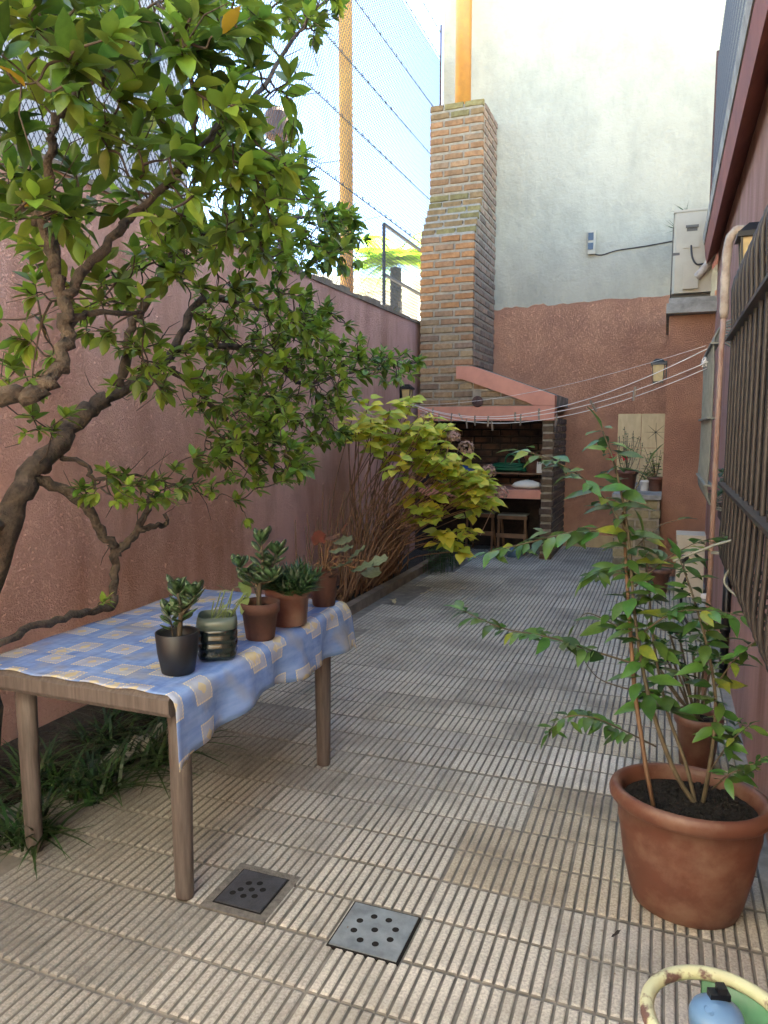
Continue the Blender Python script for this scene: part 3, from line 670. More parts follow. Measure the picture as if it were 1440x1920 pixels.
bn = _n(nt, 'ShaderNodeTexNoise'); bn.inputs['Scale'].default_value = 9; bn.inputs['Detail'].default_value = 3; L(uv.outputs[0], bn.inputs['Vector'])
bb_ = _n(nt, 'ShaderNodeBump'); bb_.inputs['Strength'].default_value = .6; bb_.inputs['Distance'].default_value = .02; L(bn.outputs['Fac'], bb_.inputs['Height']); L(bb_.outputs[0], bs.inputs['Normal'])
nu, nv = 46, 64; vs = []; uvs = []; y0, y1 = 1.735, 3.05; xl, xe = -2.145, -1.335; topw = xe-xl
for j in range(nv+1):
    t = j/nv; y = lerp(y0, y1, t)
    drop = .19-.05*math.exp(-((t-.36)/.14)**2)+.05*max(0, t-.75)*4*.25+(.02 if t < .04 else 0)
    for i in range(nu+1):
        s_ = i/nu*(topw+drop)
        if s_ <= topw:
            x = xl+s_; zc = TZ+.004+.0015*math.sin(x*23+y*9)+.001*math.sin(y*31); e = max(0, s_-(topw-.03))/.03; zc -= .006*e*e
            yy_ = y
        else:
            h = s_-topw; q = h/max(drop, .01); wv = math.sin(y*15+1.0)+.5*math.sin(y*31)
            x = xe+.014*min(1, h/.02)+q*(.018+.020*wv); zc = TZ-.002-h*.985; yy_ = y+.012*q*math.cos(y*17)-(.03*q if t < .05 else 0)
        if t > .975: zc -= (t-.975)/.025*.045; yy_ -= .01*(t-.975)/.025
        if t < .02 and s_ <= topw: zc += .003*math.sin(s_*40)
        vs.append((x, yy_, zc)); uvs.append((s_, y))
fs = [(j*(nu+1)+i, j*(nu+1)+i+1, (j+1)*(nu+1)+i+1, (j+1)*(nu+1)+i) for j in range(nv) for i in range(nu)]
me = bpy.data.meshes.new('tablecloth'); me.from_pydata(vs, [], fs); ul = me.uv_layers.new(name='UVMap')
for lp in me.loops: ul.data[lp.index].uv = uvs[lp.vertex_index]
me.materials.append(cm); me.polygons.foreach_set('use_smooth', [True]*len(me.polygons))
tc = tag(link('tablecloth', me), 'blue patterned oilcloth with beige squares draped over the table', 'tablecloth')
sm = tc.modifiers.new('thickness', 'SOLIDIFY'); sm.thickness = .0015; sm.offset = 1
TT = TZ+.0065
JL = fat_leaf('leaf', M['jade'])
def pot_profile(r0, r1, h, lip=.006, liph=.02, wall=.006):
    return [(r0, 0), (lerp(r0, r1, 1-liph/h), h-liph), (r1+lip, h-liph), (r1+lip, h), (r1+lip-wall*1.2, h), (r1-wall, h-liph), (lerp(r0, r1, .8)-wall, h*.8)]
def soil(parent, c, r, sx=1, sy=1, rot=0, n=24):
    b = B(); vs = [(c[0], c[1], c[2]+.008)]
    for rr in (.35, .7, 1):
        for j in range(n):
            a = 2*math.pi*j/n; x, y = r*rr*math.cos(a)*sx, r*rr*math.sin(a)*sy
            vs.append((c[0]+x*math.cos(rot)-y*math.sin(rot), c[1]+x*math.sin(rot)+y*math.cos(rot), c[2]+(random.uniform(-.006, .008) if rr < 1 else 0)))
    fs = [(0, 1+j, 1+(j+1) % n) for j in range(n)]+[(1+k_*n+j, 1+(k_+1)*n+j, 1+(k_+1)*n+(j+1) % n, 1+k_*n+(j+1) % n) for k_ in range(2) for j in range(n)]
    return part('soil', b.add(vs, fs), M['soil'], parent, True)
def jade(t, base, stems, ll):
    b = B()
    for pts, r in stems:
        p = smooth_path([base+Vector(q) for q in pts], 4); b.tube(p, [lerp(r, r*.45, i/(len(p)-1)) for i in range(len(p))], 7)
    part('stem', b, M['jadestem'], t, True)
    for pts, r in stems:
        p = smooth_path([base+Vector(q) for q in pts], 4); n = len(p); st_ = max(int(n*.4), 1)
        for i in range(st_, n):
            for s in (0, 1):
                a = i*1.57+s*math.pi+random.uniform(-.3, .3); up = .35+.9*(i/(n-1))**3
                d = Vector((math.cos(a), math.sin(a), up)); link('leaf', JL, t, frame(p[i]+d.normalized()*.006, d, s=ll*random.uniform(.75, 1.1), roll=random.uniform(-.3, .3)))
        for k_ in range(4):
            a = k_*1.57+.5; link('leaf', JL, t, frame(p[-1], Vector((math.cos(a), math.sin(a), 1.6)), s=ll*.8))
q = P(318, 1268, z=TT); q = Vector((q.x, q.y+.045, TT))
t = thing('potted_jade_plant', 'small jade plant in an anthracite plastic pot at the table front', 'potted plant', q)
part('pot', B().lathe([(.045, 0), (.052, .004), (.064, .07), (.069, .134), (.066, .136), (.062, .125), (.060, .10)], q, 28), M['darkpot'], t, True); soil(t, q+Vector((0, 0, .105)), .061)
jade(t, q+Vector((.004, 0, .10)), [([(0, 0, 0), (.008, 0, .05), (.012, 0, .11), (0, .004, .165)], .010), ([(.012, 0, .09), (.04, .012, .12), (.058, .015, .155)], .006), ([(-.02, 0, 0), (-.024, .0, .05), (-.03, 0, .085)], .003)], .056)
q = P(397, 1240, z=TT); q = Vector((q.x-.012, q.y+.055, TT))
t = thing('bottle_planter', 'cut dark plastic bottle used as planter with thin seedlings', 'planter', q)
part('pot', B().lathe([(.050, 0), (.062, .006), (.066, .02), (.062, .03), (.067, .04), (.067, .055), (.063, .06), (.067, .066), (.067, .082), (.063, .088), (.067, .095), (.067, .11)], q, 40, rot=.5, sq=4), M['bottle_green'], t, True)
part('clear_rim', B().lathe([(.068, .108), (.067, .128), (.063, .15), (.061, .148), (.064, .128), (.064, .11)], q, 40, rot=.5, sq=4), M['bottle_rim'], t, True); soil(t, q+Vector((0, 0, .112)), .058)
b = B(); SL = leaf_mesh('leaf', M['pale'], OV, .2, -.4)
for i in range(11):
    a = random.uniform(0, 6.28); p0 = q+Vector((.03*math.cos(a), .03*math.sin(a), .11)); h = random.uniform(.05, .13); lean = Vector((random.uniform(-.01, .06), random.uniform(-.02, .04), h))
    b.tube(smooth_path([p0, p0+lean*.5+rv(.006), p0+lean], 3), .0022, 5)
    if i % 2 == 0: link('leaf', SL, t, frame(p0+lean, Vector((random.uniform(-.3, 1), random.uniform(-.5, .5), .3)), s=.035))
part('stem', b, M['pale'], t, True)
q = P(482, 1203, z=TT); q = Vector((q.x-.012, q.y+.045, TT))
t = thing('potted_jade_plant', 'tall jade plant in a dark brown clay pot, middle of the row on the table', 'potted plant', q)
pt_ = part('pot', B().lathe([(.050, 0), (.053, .004), (.066, .10), (.073, .102), (.075, .14), (.070, .142), (.064, .12), (.060, .10)], q, 28), M['clay'], t, True); soil(t, q+Vector((0, 0, .115)), .062)
jade(t, q+Vector((-.005, 0, .11)), [([(0, 0, 0), (.005, 0, .08), (.02, .0, .16), (.012, .005, .255)], .010), ([(.005, 0, .07), (-.03, 0, .12), (-.085, .0, .155)], .006), ([(.015, 0, .13), (.05, .02, .17), (.065, .03, .21)], .005), ([(.012, 0, .1), (.05, -.01, .11), (.075, -.01, .12)], .004), ([(0, 0, .04), (-.04, .02, .09), (-.07, .02, .1)], .004)], .062)
BL = leaf_mesh('leaf', M['pale'], ROUND, .15, -.5)
for d, s in (((-1, -.4, -.15), .075), ((-.1, -1, -.5), .065), ((-.5, .3, .9), .08)): link('leaf', BL, t, frame(q+Vector((-.03, -.03, .16)), d, s=s, w=.7))
q = P(535, 1176, z=TT); q = Vector((q.x-.02, q.y+.06, TT))
t = thing('potted_aloe', 'dense spiky aloe in a bright terracotta plastic pot on the table', 'potted plant', q)
part('pot', B().lathe([(.072, 0), (.076, .004), (.084, .11), (.090, .112), (.092, .148), (.086, .15), (.080, .12), (.07, .1)], q, 30), M['terracotta'], t, True); soil(t, q+Vector((0, 0, .125)), .079)
b = B()
for i in range(64):
    a = random.uniform(0, 6.28); r = .085*math.sqrt(random.random()); p = q+Vector((r*math.cos(a), r*math.sin(a), .115)); hh = random.uniform(.05, .12)*(1.1-r*4)+.02
    ax = Vector((math.cos(a)*r*7, math.sin(a)*r*7, 1)).normalized(); top_ = p+ax*hh
    o1 = ax.orthogonal().normalized(); o2 = ax.cross(o1)
    for k_ in range(13):
        an = k_*2.4; tt = k_/13; d = (ax*lerp(.35, 1.5, tt)+o1*math.cos(an)+o2*math.sin(an)).normalized(); c_ = p.lerp(top_, .35+.65*tt); ll = lerp(.06, .04, tt); sd_ = d.cross(ax).normalized()*.0065; nn = sd_.cross(d).normalized()*.004
        b.add([c_-sd_, c_+sd_, c_-nn, c_+d*ll], [(0, 1, 3), (1, 2, 3), (2, 0, 3)])
part('foliage', b, M['spike'], t)
q = P(598, 1139, z=TT); q = Vector((q.x-.0, q.y+.05, TT))
t = thing('potted_begonia', 'begonia with grey-green and red leaves in a brown pot at the table end', 'potted plant', q)
part('pot', B().lathe([(.046, 0), (.05, .004), (.064, .14), (.066, .16), (.062, .16), (.058, .14), (.05, .12)], q, 26), M['clay'], t, True); soil(t, q+Vector((0, 0, .142)), .057)
def round_leaf(name, m, n=14):
    vs = [(0, .25, -.03)]; r = random.Random(3)
    for i in range(n):
        a = 2*math.pi*i/n-math.pi/2; rr = .5*(1+.10*math.cos(i*math.pi)) * (.45 if i == 0 else 1); vs.append((rr*math.cos(a)*.95, .42+rr*math.sin(a), .05*math.cos(i*math.pi)+.03))
    return B().add(vs, [(0, 1+i, 1+(i+1) % n) for i in range(n)]).mesh(name, m, True)
BG = round_leaf('leaf', M['begonia']); BR = round_leaf('leaf', M['begonia_red']); b = B()
for i, (dx, dy, dz, s, red) in enumerate([(.08, -.02, .10, .085, 0), (.12, .03, .06, .08, 0), (.16, 0, .02, .085, 0), (.20, .05, .04, .08, 0), (.05, .04, .13, .07, 0), (.10, -.05, .03, .08, 0), (.17, .06, .0, .07, 0), (.0, -.04, .12, .07, 1), (-.03, .03, .11, .07, 1), (.03, .0, .15, .065, 1), (-.03, -.05, .02, .06, 1), (.02, -.06, -.02, .055, 1), (-.02, -.055, -.05, .055, 1), (.06, .05, .16, .06, 1), (.07, -.05, -.02, .05, 1)]):
    p = q+Vector((dx, dy, .16+dz)); b.tube(smooth_path([q+Vector((0, 0, .14)), q+Vector((dx*.4, dy*.4, .18+max(dz, 0)*.6)), p], 3), .0028, 5)
    link('leaf', BR if red else BG, t, frame(p, Vector((dx+.01, dy-.3*abs(dx)-.05, -.05+.3*random.random())), Vector((.1, -.45, 1)), s*(1.0 if red else 1.3)))
part('stem', b, M['cane'], t, True)

# ================================================================== STRAPPY PLANTS under the table
spots = [(-2.15, 1.92, 'nearest the left table leg'), (-2.40, 2.25, 'against the wall behind the left table leg'), (-2.15, 2.28, 'under the middle of the table'), (-2.12, 2.62, 'beside the crumpled plastic'), (-2.45, 2.70, 'at the wall under the table middle'), (-2.35, 3.05, 'at the far end below the table'), (-2.50, 1.80, 'by the tree trunk foot at the frame edge'), (-2.6, 3.1, 'farthest back against the wall')]
for i, (x, y, wh) in enumerate(spots):
    b = B(); c = Vector((x, y, 0.0))
    for k_ in range(95):
        a = random.uniform(0, 6.28); L_ = random.uniform(.16, .36); el = random.uniform(.55, 1.4); p0 = c+Vector((random.uniform(-.09, .09), random.uniform(-.1, .1), .0)); dh = Vector((math.cos(a), math.sin(a), 0)); sdv = Vector((-math.sin(a), math.cos(a), 0))*random.uniform(.004, .0085)
        pr = None; n = 5
        for s_ in range(n+1):
            tt = s_/n; p = p0+dh*(L_*tt*math.cos(el)+.10*tt*tt)+Vector((0, 0, max(.004, L_*(tt*math.sin(el)-.55*tt*tt*(1.3-el*.5))))); w_ = sdv*(1-tt**2.2)
            if p.x < XL+.02: p.x = XL+.02
            cur = (p-w_, p+w_+Vector((0, 0, .001)))
            if pr: b.add([pr[0], pr[1], cur[1], cur[0]], [(0, 1, 2, 3)])
            pr = cur
    t = thing('strappy_plant', 'clump of dark green strappy leaves '+wh, 'plant', c, 'strappy plants under the table')
    part('foliage', b, M['strap'], t, True)
# crumpled plastic sheet
b = B(); c = P(265, 1420, z=.0); n = 12; vs = []
for j in range(n+1):
    for i in range(n+1):
        s_, t_ = i/n-.5, j/n-.5; vs.append((c.x+s_*.12+t_*.10+random.uniform(-.008, .008), c.y+t_*.30+random.uniform(-.008, .008), .035+.05*abs(math.sin(s_*9+t_*4))*(.6+t_)+.02*math.sin(t_*17)+random.uniform(0, .012)))
b.add(vs, [(j*(n+1)+i, j*(n+1)+i+1, (j+1)*(n+1)+i+1, (j+1)*(n+1)+i) for j in range(n) for i in range(n)])
solo('plastic_sheet', b, M['film'], 'crumpled translucent plastic sheet lying among the strappy leaves', 'plastic sheet', smooth=True)

# ================================================================== DRAINS
def drain(x0, x1, y0, y1, m, label, holes, rim):
    t = thing('drain_cover', label, 'drain cover', ((x0+x1)/2, (y0+y1)/2, 0))
    part('recess', B().box(x0-.006, x1+.006, y0-.006, y1+.006, -.02, .0015), M['hole'], t)
    if rim: part('mortar_rim', B().box(x0-.035, x1+.035, y0-.035, y1+.035, -.02, .0008), mat('grey_mortar', (.17, .16, .145), .95, (.10, .095, .085), 40, bump=.6, bscale=120), t)
    part('plate', B().prism([(x0, y0), (x1, y0), (x1, y1), (x0, y1)], 'z', -.01, .0045), m, t)
    for (hx, hy) in holes: part('hole', B().lathe([(.0105, 0), (.0105, .0006)], (lerp(x0, x1, hx), lerp(y0, y1, hy), .0046), 14), M['hole'], t)
ring = [(.5+.30*math.cos(a*math.pi/4+.39), .5+.30*math.sin(a*math.pi/4+.39)) for a in range(8)]+[(.5, .5)]
drain(DR[0], DR[1], DR[2], DR[3], M['metalgrate'], 'light grey metal drain cover with nine holes, centre of the patio', ring[:8:1]+[ring[8]], False)
drain(DR2[0]+.02, DR2[1]-.02, DR2[2]+.02, DR2[3]-.01, M['darkgrate'], 'dark cracked drain cover beside the front table leg', [(.5+.22*math.cos(a*math.pi/3+.3), .5+.22*math.sin(a*math.pi/3+.3)) for a in range(6)]+[(.5, .5), (.2, .3)], True)

# ================================================================== HYDRANGEA
hy = thing('hydrangea', 'yellowing hydrangea bush with dried pink flower heads by the barbecue', 'shrub', (-2.5, 6.6, 0))
HL = [leaf_mesh('leaf', M['hyd'], ROUND[:1]+(.24, .33, .34, .27, .14, .005), .2, -.35, .1, i) for i in range(2)]+[leaf_mesh('leaf', M['hydy'], (.05, .24, .33, .33, .27, .14, .005), .2, -.4, .12, 4)]
canes = B(); tips = []
tgt = []
for (u, v, ru, rv_, n, ya, yb) in [(690, 775, 50, 25, 8, 5.4, 6.0), (755, 795, 60, 40, 11, 5.6, 6.3), (810, 850, 50, 45, 12, 5.9, 6.6), (870, 900, 45, 35, 11, 6.2, 6.9), (905, 930, 35, 30, 8, 6.6, 7.1), (800, 805, 50, 28, 8, 6.0, 6.5), (845, 850, 45, 35, 9, 6.2, 6.7), (895, 900, 35, 28, 7, 6.4, 6.9), (655, 800, 25, 25, 3, 5.3, 5.8), (800, 940, 50, 40, 6, 6.0, 6.6), (860, 1010, 35, 35, 6, 6.3, 6.8), (735, 850, 40, 40, 4, 5.6, 6.2), (770, 750, 30, 20, 3, 6.0, 6.4)]:
    for i in range(n):
        a = random.uniform(0, 6.28); q_ = math.sqrt(random.random()); tgt.append(P(u+ru*q_*math.cos(a), v+rv_*q_*math.sin(a), y=random.uniform(ya, yb)))
for i, p in enumerate(tgt):
    if p.x < XL+.1: p.x = XL+.1
    b0 = Vector((random.uniform(-2.68, -2.48), lerp(5.5, 7.0, random.random()), .02)); 
    mid = b0.lerp(p, .5)+Vector((-.10, 0, .12))+rv(.05)
    path = smooth_path([b0, b0.lerp(mid, .5)+rv(.03), mid, p], 4); canes.tube(path, [lerp(.009, .0035, k_/(len(path)-1)) for k_ in range(len(path))], 6)
    tips.append((p, (path[-1]-path[-4]).normalized()))
for i in range(70):   # bare cut canes
    b0 = Vector((random.uniform(-2.7, -2.45), random.uniform(5.0, 7.2), .02)); ln = random.uniform(.35, 1.15); d = Vector((random.uniform(-.12, .35), random.uniform(-.35, .25), 1)).normalized()
    e = b0+d*ln; e.x = max(e.x, XL+.03); path = smooth_path([b0, b0.lerp(e, .5)+rv(.04), e], 3); canes.tube(path, [lerp(.008, .004, k_/(len(path)-1)) for k_ in range(len(path))], 5)
part('canes', canes, M['cane'], hy, True)
cnt = 0; ext = B(); exy = B()
for p, d in tips:
    for k_ in range(8):
        a = k_*1.57+random.uniform(-.5, .5); dd = Vector((math.cos(a), math.sin(a), random.uniform(-.35, .35)))+d*.3
        T = frame(p-d*random.uniform(0, .16)+rv(.03), dd, Vector((0, -.45, 1))+rv(.3), random.uniform(.10, .17), 1, random.uniform(-.3, .3)); yl = random.random() < .3
        if k_ < 4 and cnt < 298: link('leaf', HL[2] if yl else HL[random.randint(0, 1)], hy, T); cnt += 1
        else: (exy if yl else ext).inst(HL[0], T)
tag(part('foliage', ext, M['hyd'], hy, True), kind='stuff'); tag(part('yellow_foliage', exy, M['hydy'], hy, True), kind='stuff')
for (u, v, y, r) in [(797, 788, 6.1, .075), (850, 820, 6.3, .065), (874, 842, 6.5, .08), (916, 885, 6.8, .07), (938, 925, 6.9, .08), (845, 805, 6.6, .045)]:
    c = P(u, v, y=y); b = B()
    for k_ in range(130):
        d = rv(1).normalized(); 
        if d.z < -.45: continue
        pp = c+d*r*random.uniform(.8, 1.05); o1 = d.orthogonal().normalized(); o1.rotate(Matrix.Rotation(random.uniform(0, 6.28), 3, d)); o2 = d.cross(o1); s_ = .015
        b.add([pp-o1*s_, pp-o2*s_+d*.004, pp+o1*s_, pp+o2*s_+d*.004], [(0, 1, 2, 3)])
    b.tube(smooth_path([c, c+Vector((-.06, .02, -.12)), c+Vector((-.2, .05, -.42))], 3), .004, 5)
    part('flower_head', b, M['fleur'], hy)
b = B()
for i in range(140):
    c = Vector((random.uniform(-2.36, -2.05), random.uniform(7.2, 8.2), 0)); h = random.uniform(.05, .28); a = random.uniform(0, 6.28)
    b.inst(HL[0], frame(c+Vector((0, 0, h)), Vector((math.cos(a), math.sin(a), .3)), s=.06))
    b.tube([c, c+Vector((0, 0, h))], .002, 3, cap=False)
solo('ground_plant', b, M['shrub'], 'low dark green leafy plant at the foot of the hydrangea beside the barbecue', 'plant', smooth=True)

# ================================================================== BIG POTTED SHRUB (right foreground)
pc = Vector((.112, 2.385, 0)); PR = -.12
bp = thing('potted_shrub', 'tall leafy shrub in a big oval terracotta pot in the right foreground', 'potted plant', pc)
b = B().lathe([(r_*1.06, z_*.93) for r_, z_ in ((.138, 0), (.146, .006), (.160, .05), (.182, .16), (.194, .26), (.196, .27), (.199, .285), (.202, .345), (.216, .352), (.226, .366), (.228, .385), (.222, .402), (.210, .41), (.198, .404), (.190, .385), (.186, .35), (.182, .30))], pc, 44, 1.0, .80, rot=PR)
part('pot', b, M['terracotta'], bp, True)
so = soil(bp, pc+Vector((0, 0, .335)), .196, 1, .80, PR, 30)
b = B()
for i in range(420):
    a = random.uniform(0, 6.28); r = .175*math.sqrt(random.random()); c = pc+Vector((r*math.cos(a), r*math.sin(a)*.78, .339)); s_ = random.uniform(.003, .009); b.box(-s_, s_, -s_, s_, -s_*.7, s_, 0, Matrix.Translation(c) @ Matrix.Rotation(random.uniform(0, 3), 4, Vector((random.random(), random.random(), 1)).normalized()))
tag(link('soil_crumbs', b.mesh('soil_crumbs', M['soil']), bp), kind='stuff')
part('cane_stake', B().tube([P(1230, 1535, y=2.31), P(1212, 1445, y=2.33), P(1190, 1300, y=2.39), P(1178, 1130, y=2.46), P(1168, 960, y=2.52)], [.0075, .007, .007, .006, .005], 8), M['bamboo'], bp, True)
SHL = [leaf_mesh('leaf', M['shrub'], LANCE, .25, c_, .08, i) for i, c_ in enumerate((-.2, -.4, -.1))]+[leaf_mesh('leaf', mat('shrub_yellow_leaf', (.32, .34, .05), .4, (.16, .24, .04), 25, trans=.4), LANCE, .25, -.3, .1, 7)]
root = pc+Vector((.03, .0, .325)); st = B(); lc = 0; sx2 = B()
branches = [  # pixel path with y depth, radius, leaf spacing px, first leaf at fraction, leaf length
 ([(1300, 1530, 2.22), (1262, 1440, 2.22), (1215, 1300, 2.25), (1190, 1150, 2.28), (1178, 1000, 2.32), (1155, 880, 2.35), (1130, 808, 2.36)], .0085, .25, .12),
 ([(1310, 1535, 2.22), (1285, 1430, 2.25), (1250, 1330, 2.28), (1225, 1200, 2.3), (1215, 1080, 2.35), (1205, 1000, 2.35)], .007, .35, .11),
 ([(1310, 1530, 2.22), (1330, 1440, 2.2), (1342, 1330, 2.2), (1330, 1230, 2.2), (1300, 1120, 2.22), (1275, 1050, 2.25)], .0075, .3, .10),
 ([(1178, 1000, 2.32), (1120, 920, 2.3), (1060, 875, 2.25), (1000, 850, 2.2), (975, 845, 2.2)], .0035, .15, .105),
 ([(1180, 1010, 2.32), (1110, 995, 2.3), (1040, 1005, 2.25), (980, 1020, 2.2), (915, 1035, 2.15)], .0035, .15, .09),
 ([(1190, 1245, 2.27), (1110, 1220, 2.2), (1030, 1195, 2.12), (950, 1180, 2.08), (900, 1160, 2.05), (868, 1145, 2.05)], .0035, .2, .085),
 ([(1230, 1400, 2.24), (1170, 1370, 2.2), (1110, 1345, 2.15), (1060, 1345, 2.12), (1030, 1375, 2.1)], .003, .2, .075),
 ([(1190, 1100, 2.3), (1240, 1055, 2.35), (1300, 1020, 2.4), (1360, 1005, 2.45)], .0032, .2, .10),
 ([(1200, 1190, 2.28), (1260, 1150, 2.2), (1330, 1145, 2.15), (1420, 1160, 2.1)], .003, .25, .075),
 ([(1335, 1440, 2.2), (1370, 1390, 2.15), (1405, 1360, 2.1)], .003, .3, .06),
 ([(1335, 1480, 2.2), (1370, 1450, 2.12), (1400, 1440, 2.1), (1440, 1420, 2.05)], .0028, .25, .06),
 ([(1340, 1290, 2.2), (1375, 1240, 2.15), (1420, 1200, 2.1), (1450, 1190, 2.1)], .0028, .3, .07),
 ([(1215, 1090, 2.33), (1150, 1060, 2.4), (1110, 1080, 2.45)], .003, .2, .10),
 ([(1200, 1200, 2.28), (1140, 1165, 2.35), (1100, 1150, 2.4), (1080, 1170, 2.4)], .003, .2, .095),
 ([(1225, 1300, 2.27), (1170, 1290, 2.3), (1120, 1270, 2.35), (1090, 1230, 2.35)], .003, .25, .09),
 ([(1170, 960, 2.33), (1200, 900, 2.35), (1215, 870, 2.35)], .003, .2, .10), ([(1180, 1040, 2.33), (1230, 990, 2.4), (1270, 975, 2.45)], .003, .2, .10)]
for pts, r, f0, ll in branches:
    w = [P(u, v, y=y+.15) for (u, v, y) in pts]
    if pts[0][1] > 1520: w[0] = root+rv(.012)
    path = smooth_path(w, 5); n = len(path); st.tube(path, [lerp(r, max(.0012, r*.3), i/(n-1)) for i in range(n)], 7)
    tot = sum((path[i+1]-path[i]).length for i in range(n-1)); acc = 0; nxt = tot*f0; k_ = 0
    for i in range(n-1):
        acc += (path[i+1]-path[i]).length
        while acc >= nxt and lc < 298:
            ax = (path[i+1]-path[i]).normalized(); sdv = ax.cross(Vector((0, 0, 1))); sdv = sdv.normalized() if sdv.length > .2 else Vector((math.cos(k_*2.4), math.sin(k_*2.4), 0))
            s = 1 if k_ % 2 else -1
            if abs(ax.z) > .7: d = Vector((math.cos(k_*2.4), math.sin(k_*2.4), random.uniform(-.35, .35)))
            else: d = sdv*s*.9+ax*.7+Vector((0, 0, random.uniform(-.45, .1)))
            tp = 1-.35*(acc/tot)
            link('leaf', SHL[3] if random.random() < .07 else SHL[lc % 3], bp, frame(path[i+1]+d.normalized()*.008, d, Vector((0, -.25, 1))+rv(.3), ll*1.15*random.uniform(.7, 1.2)*tp, 1.05, random.uniform(-.4, .4)))
            if pts[0][1] > 1520 or lc % 2: sx2.inst(SHL[0], frame(path[i+1]+rv(.02), Vector((math.cos(k_*2.4+1.2), math.sin(k_*2.4+1.2), random.uniform(-.5, .4))), Vector((0, -.25, 1))+rv(.4), ll*1.0*random.uniform(.6, 1.1)*tp))
            lc += 1; k_ += 1; nxt += ll*.19
    link('leaf', SHL[0], bp, frame(path[-1], (path[-1]-path[-3]), s=ll*.8))
part('stem', st, M['stem'], bp, True)
tag(part('foliage', sx2, mat('shrub_leaf_mass', (.08, .17, .035), .33, (.05, .12, .028), 20, island=.5, trans=.35), bp, True), kind='stuff')
# grey training rod tied to the window grille
ro = thing('training_rod', 'thin grey rod tied with black string between shrub and grille', 'rod', P(1300, 1045, y=2.5))
part('rod', B().tube([P(1262, 1052, y=2.42), P(1340, 1022, y=2.45), P(1436, 995, y=2.38)], .0045, 6), M['greyiron'], ro, True)
kn = P(1283, 1048, y=2.43); b = B()
for i in range(5): b.tube(smooth_path([kn+rv(.012) for _ in range(5)], 4), .003, 5)
b.tube(smooth_path([kn, kn+Vector((0, -.01, -.03)), kn+Vector((.01, 0, -.05))], 4), .0025, 5); part('string_knot', b, M['black'], ro, True)
part('wire_loop', B().tube(smooth_path([P(1440, 968, y=2.3), P(1412, 975, y=2.33), P(1398, 1010, y=2.36), P(1380, 1050, y=2.38), P(1358, 1085, y=2.4), P(1372, 1110, y=2.38), P(1415, 1140, y=2.33)], 4), .004, 6), M['greyiron'], ro, True)
# small pot behind
q = Vector((.185, 3.47, 0)); t = thing('potted_succulent', 'glossy rosette-leaved plant in a small terracotta pot behind the big pot', 'potted plant', q)
part('pot', B().lathe([(.068, 0), (.072, .004), (.092, .19), (.102, .195), (.106, .215), (.103, .232), (.096, .234), (.09, .21), (.085, .18)], q, 30), M['terracotta'], t, True); soil(t, q+Vector((0, 0, .20)), .087)
b = B(); GL = leaf_mesh('leaf', mat('glossy_leaf', (.06, .145, .05), .25, (.045, .11, .04), 20, rnd=.3, trans=.15), OBOV, .15, -.1)
for (u, v) in [(1255, 1185), (1240, 1215), (1275, 1200), (1300, 1225), (1262, 1240), (1322, 1205), (1235, 1250), (1310, 1255), (1285, 1265), (1335, 1240), (1250, 1280)]:
    e = P(u, v, y=3.45+random.uniform(-.08, .08)); b.tube(smooth_path([q+Vector((random.uniform(-.03, .03), 0, .2)), q.lerp(e, .55)+Vector((0, 0, .08)), e], 4), .005, 6)
    for k_ in range(11):
        a = k_*2.4; el = lerp(-.1, 1.3, k_/11); link('leaf', GL, t, frame(e, Vector((math.cos(a)*math.cos(el), math.sin(a)*math.cos(el), math.sin(el))), s=.06*random.uniform(.8, 1.1)))
part('stem', b, M['stem'], t, True)

# ================================================================== GAS CYLINDER (bottom right corner)
gc = Vector((.115, 1.20, 0)); t = thing('gas_cylinder', 'green gas cylinder with chipped collar ring and blue regulator in the corner', 'gas cylinder', gc)
part('body', B().lathe([(.10, 0), (.135, .02), (.15, .06), (.15, .34), (.13, .40), (.08, .435), (.03, .445), (0, .447)], gc, 32), M['enamel'], t, True)
cr = .108; pts = [gc+Vector((cr*math.cos(2*math.pi*i/40), cr*math.sin(2*math.pi*i/40), .558)) for i in range(41)]
part('collar_ring', B().tube(pts, .0115, 10, cap=False), M['chipped'], t, True)
for (a0, a1) in ((-.5, 1.75), (3.6, 4.6)):
    n = 16; b = B()
    for k_ in range(n):
        for (ra, rb) in ((cr+.003, cr-.003),):
            aa, ab = lerp(a0, a1, k_/n), lerp(a0, a1, (k_+1)/n); f_ = lambda r, a, z: gc+Vector((r*math.cos(a), r*math.sin(a), z))
            b.add([f_(ra, aa, .41), f_(ra, ab, .41), f_(ra, ab, .553), f_(ra, aa, .553), f_(rb, aa, .41), f_(rb, ab, .41), f_(rb, ab, .553), f_(rb, aa, .553)], [(0, 1, 2, 3), (7, 6, 5, 4), (0, 4, 5, 1), (3, 2, 6, 7)])
    part('collar_plate', b, M['enamel'], t, True)
rg = gc+Vector((-.002, .012, .022))
rgp = part('regulator', B().lathe([(.015, .44), (.018, .49), (.036, .50), (.041, .515), (.042, .535), (.038, .545), (.022, .553), (0, .556)], rg, 28), M['bluecap'], t, True)
b = B(); b.box(-.016, .016, -.008, .010, .552, .563, 0, Matrix.Translation((rg.x+.004, rg.y+.02, rg.z)) @ Matrix.Rotation(.3, 4, 'Z')); b.box(-.006, .008, -.008, .008, .560, .574, 0, Matrix.Translation((rg.x+.006, rg.y+.021, rg.z)) @ Matrix.Rotation(.3, 4, 'Z'))
part('lever', b, M['black'], rgp)
b = B(); b.tube([rg+Vector((.008*math.cos(a*.4-1.9)-.012, .011*math.sin(a*.4-1.9)-.014, .5535)) for a in range(17)], .0006, 4); b.tube([rg+Vector((.005*math.cos(a*.4-1.9)-.012, .007*math.sin(a*.4-1.9)-.014, .5535)) for a in range(12)], .0006, 4); part('stamped_mark', b, M['bluecap'], rgp)

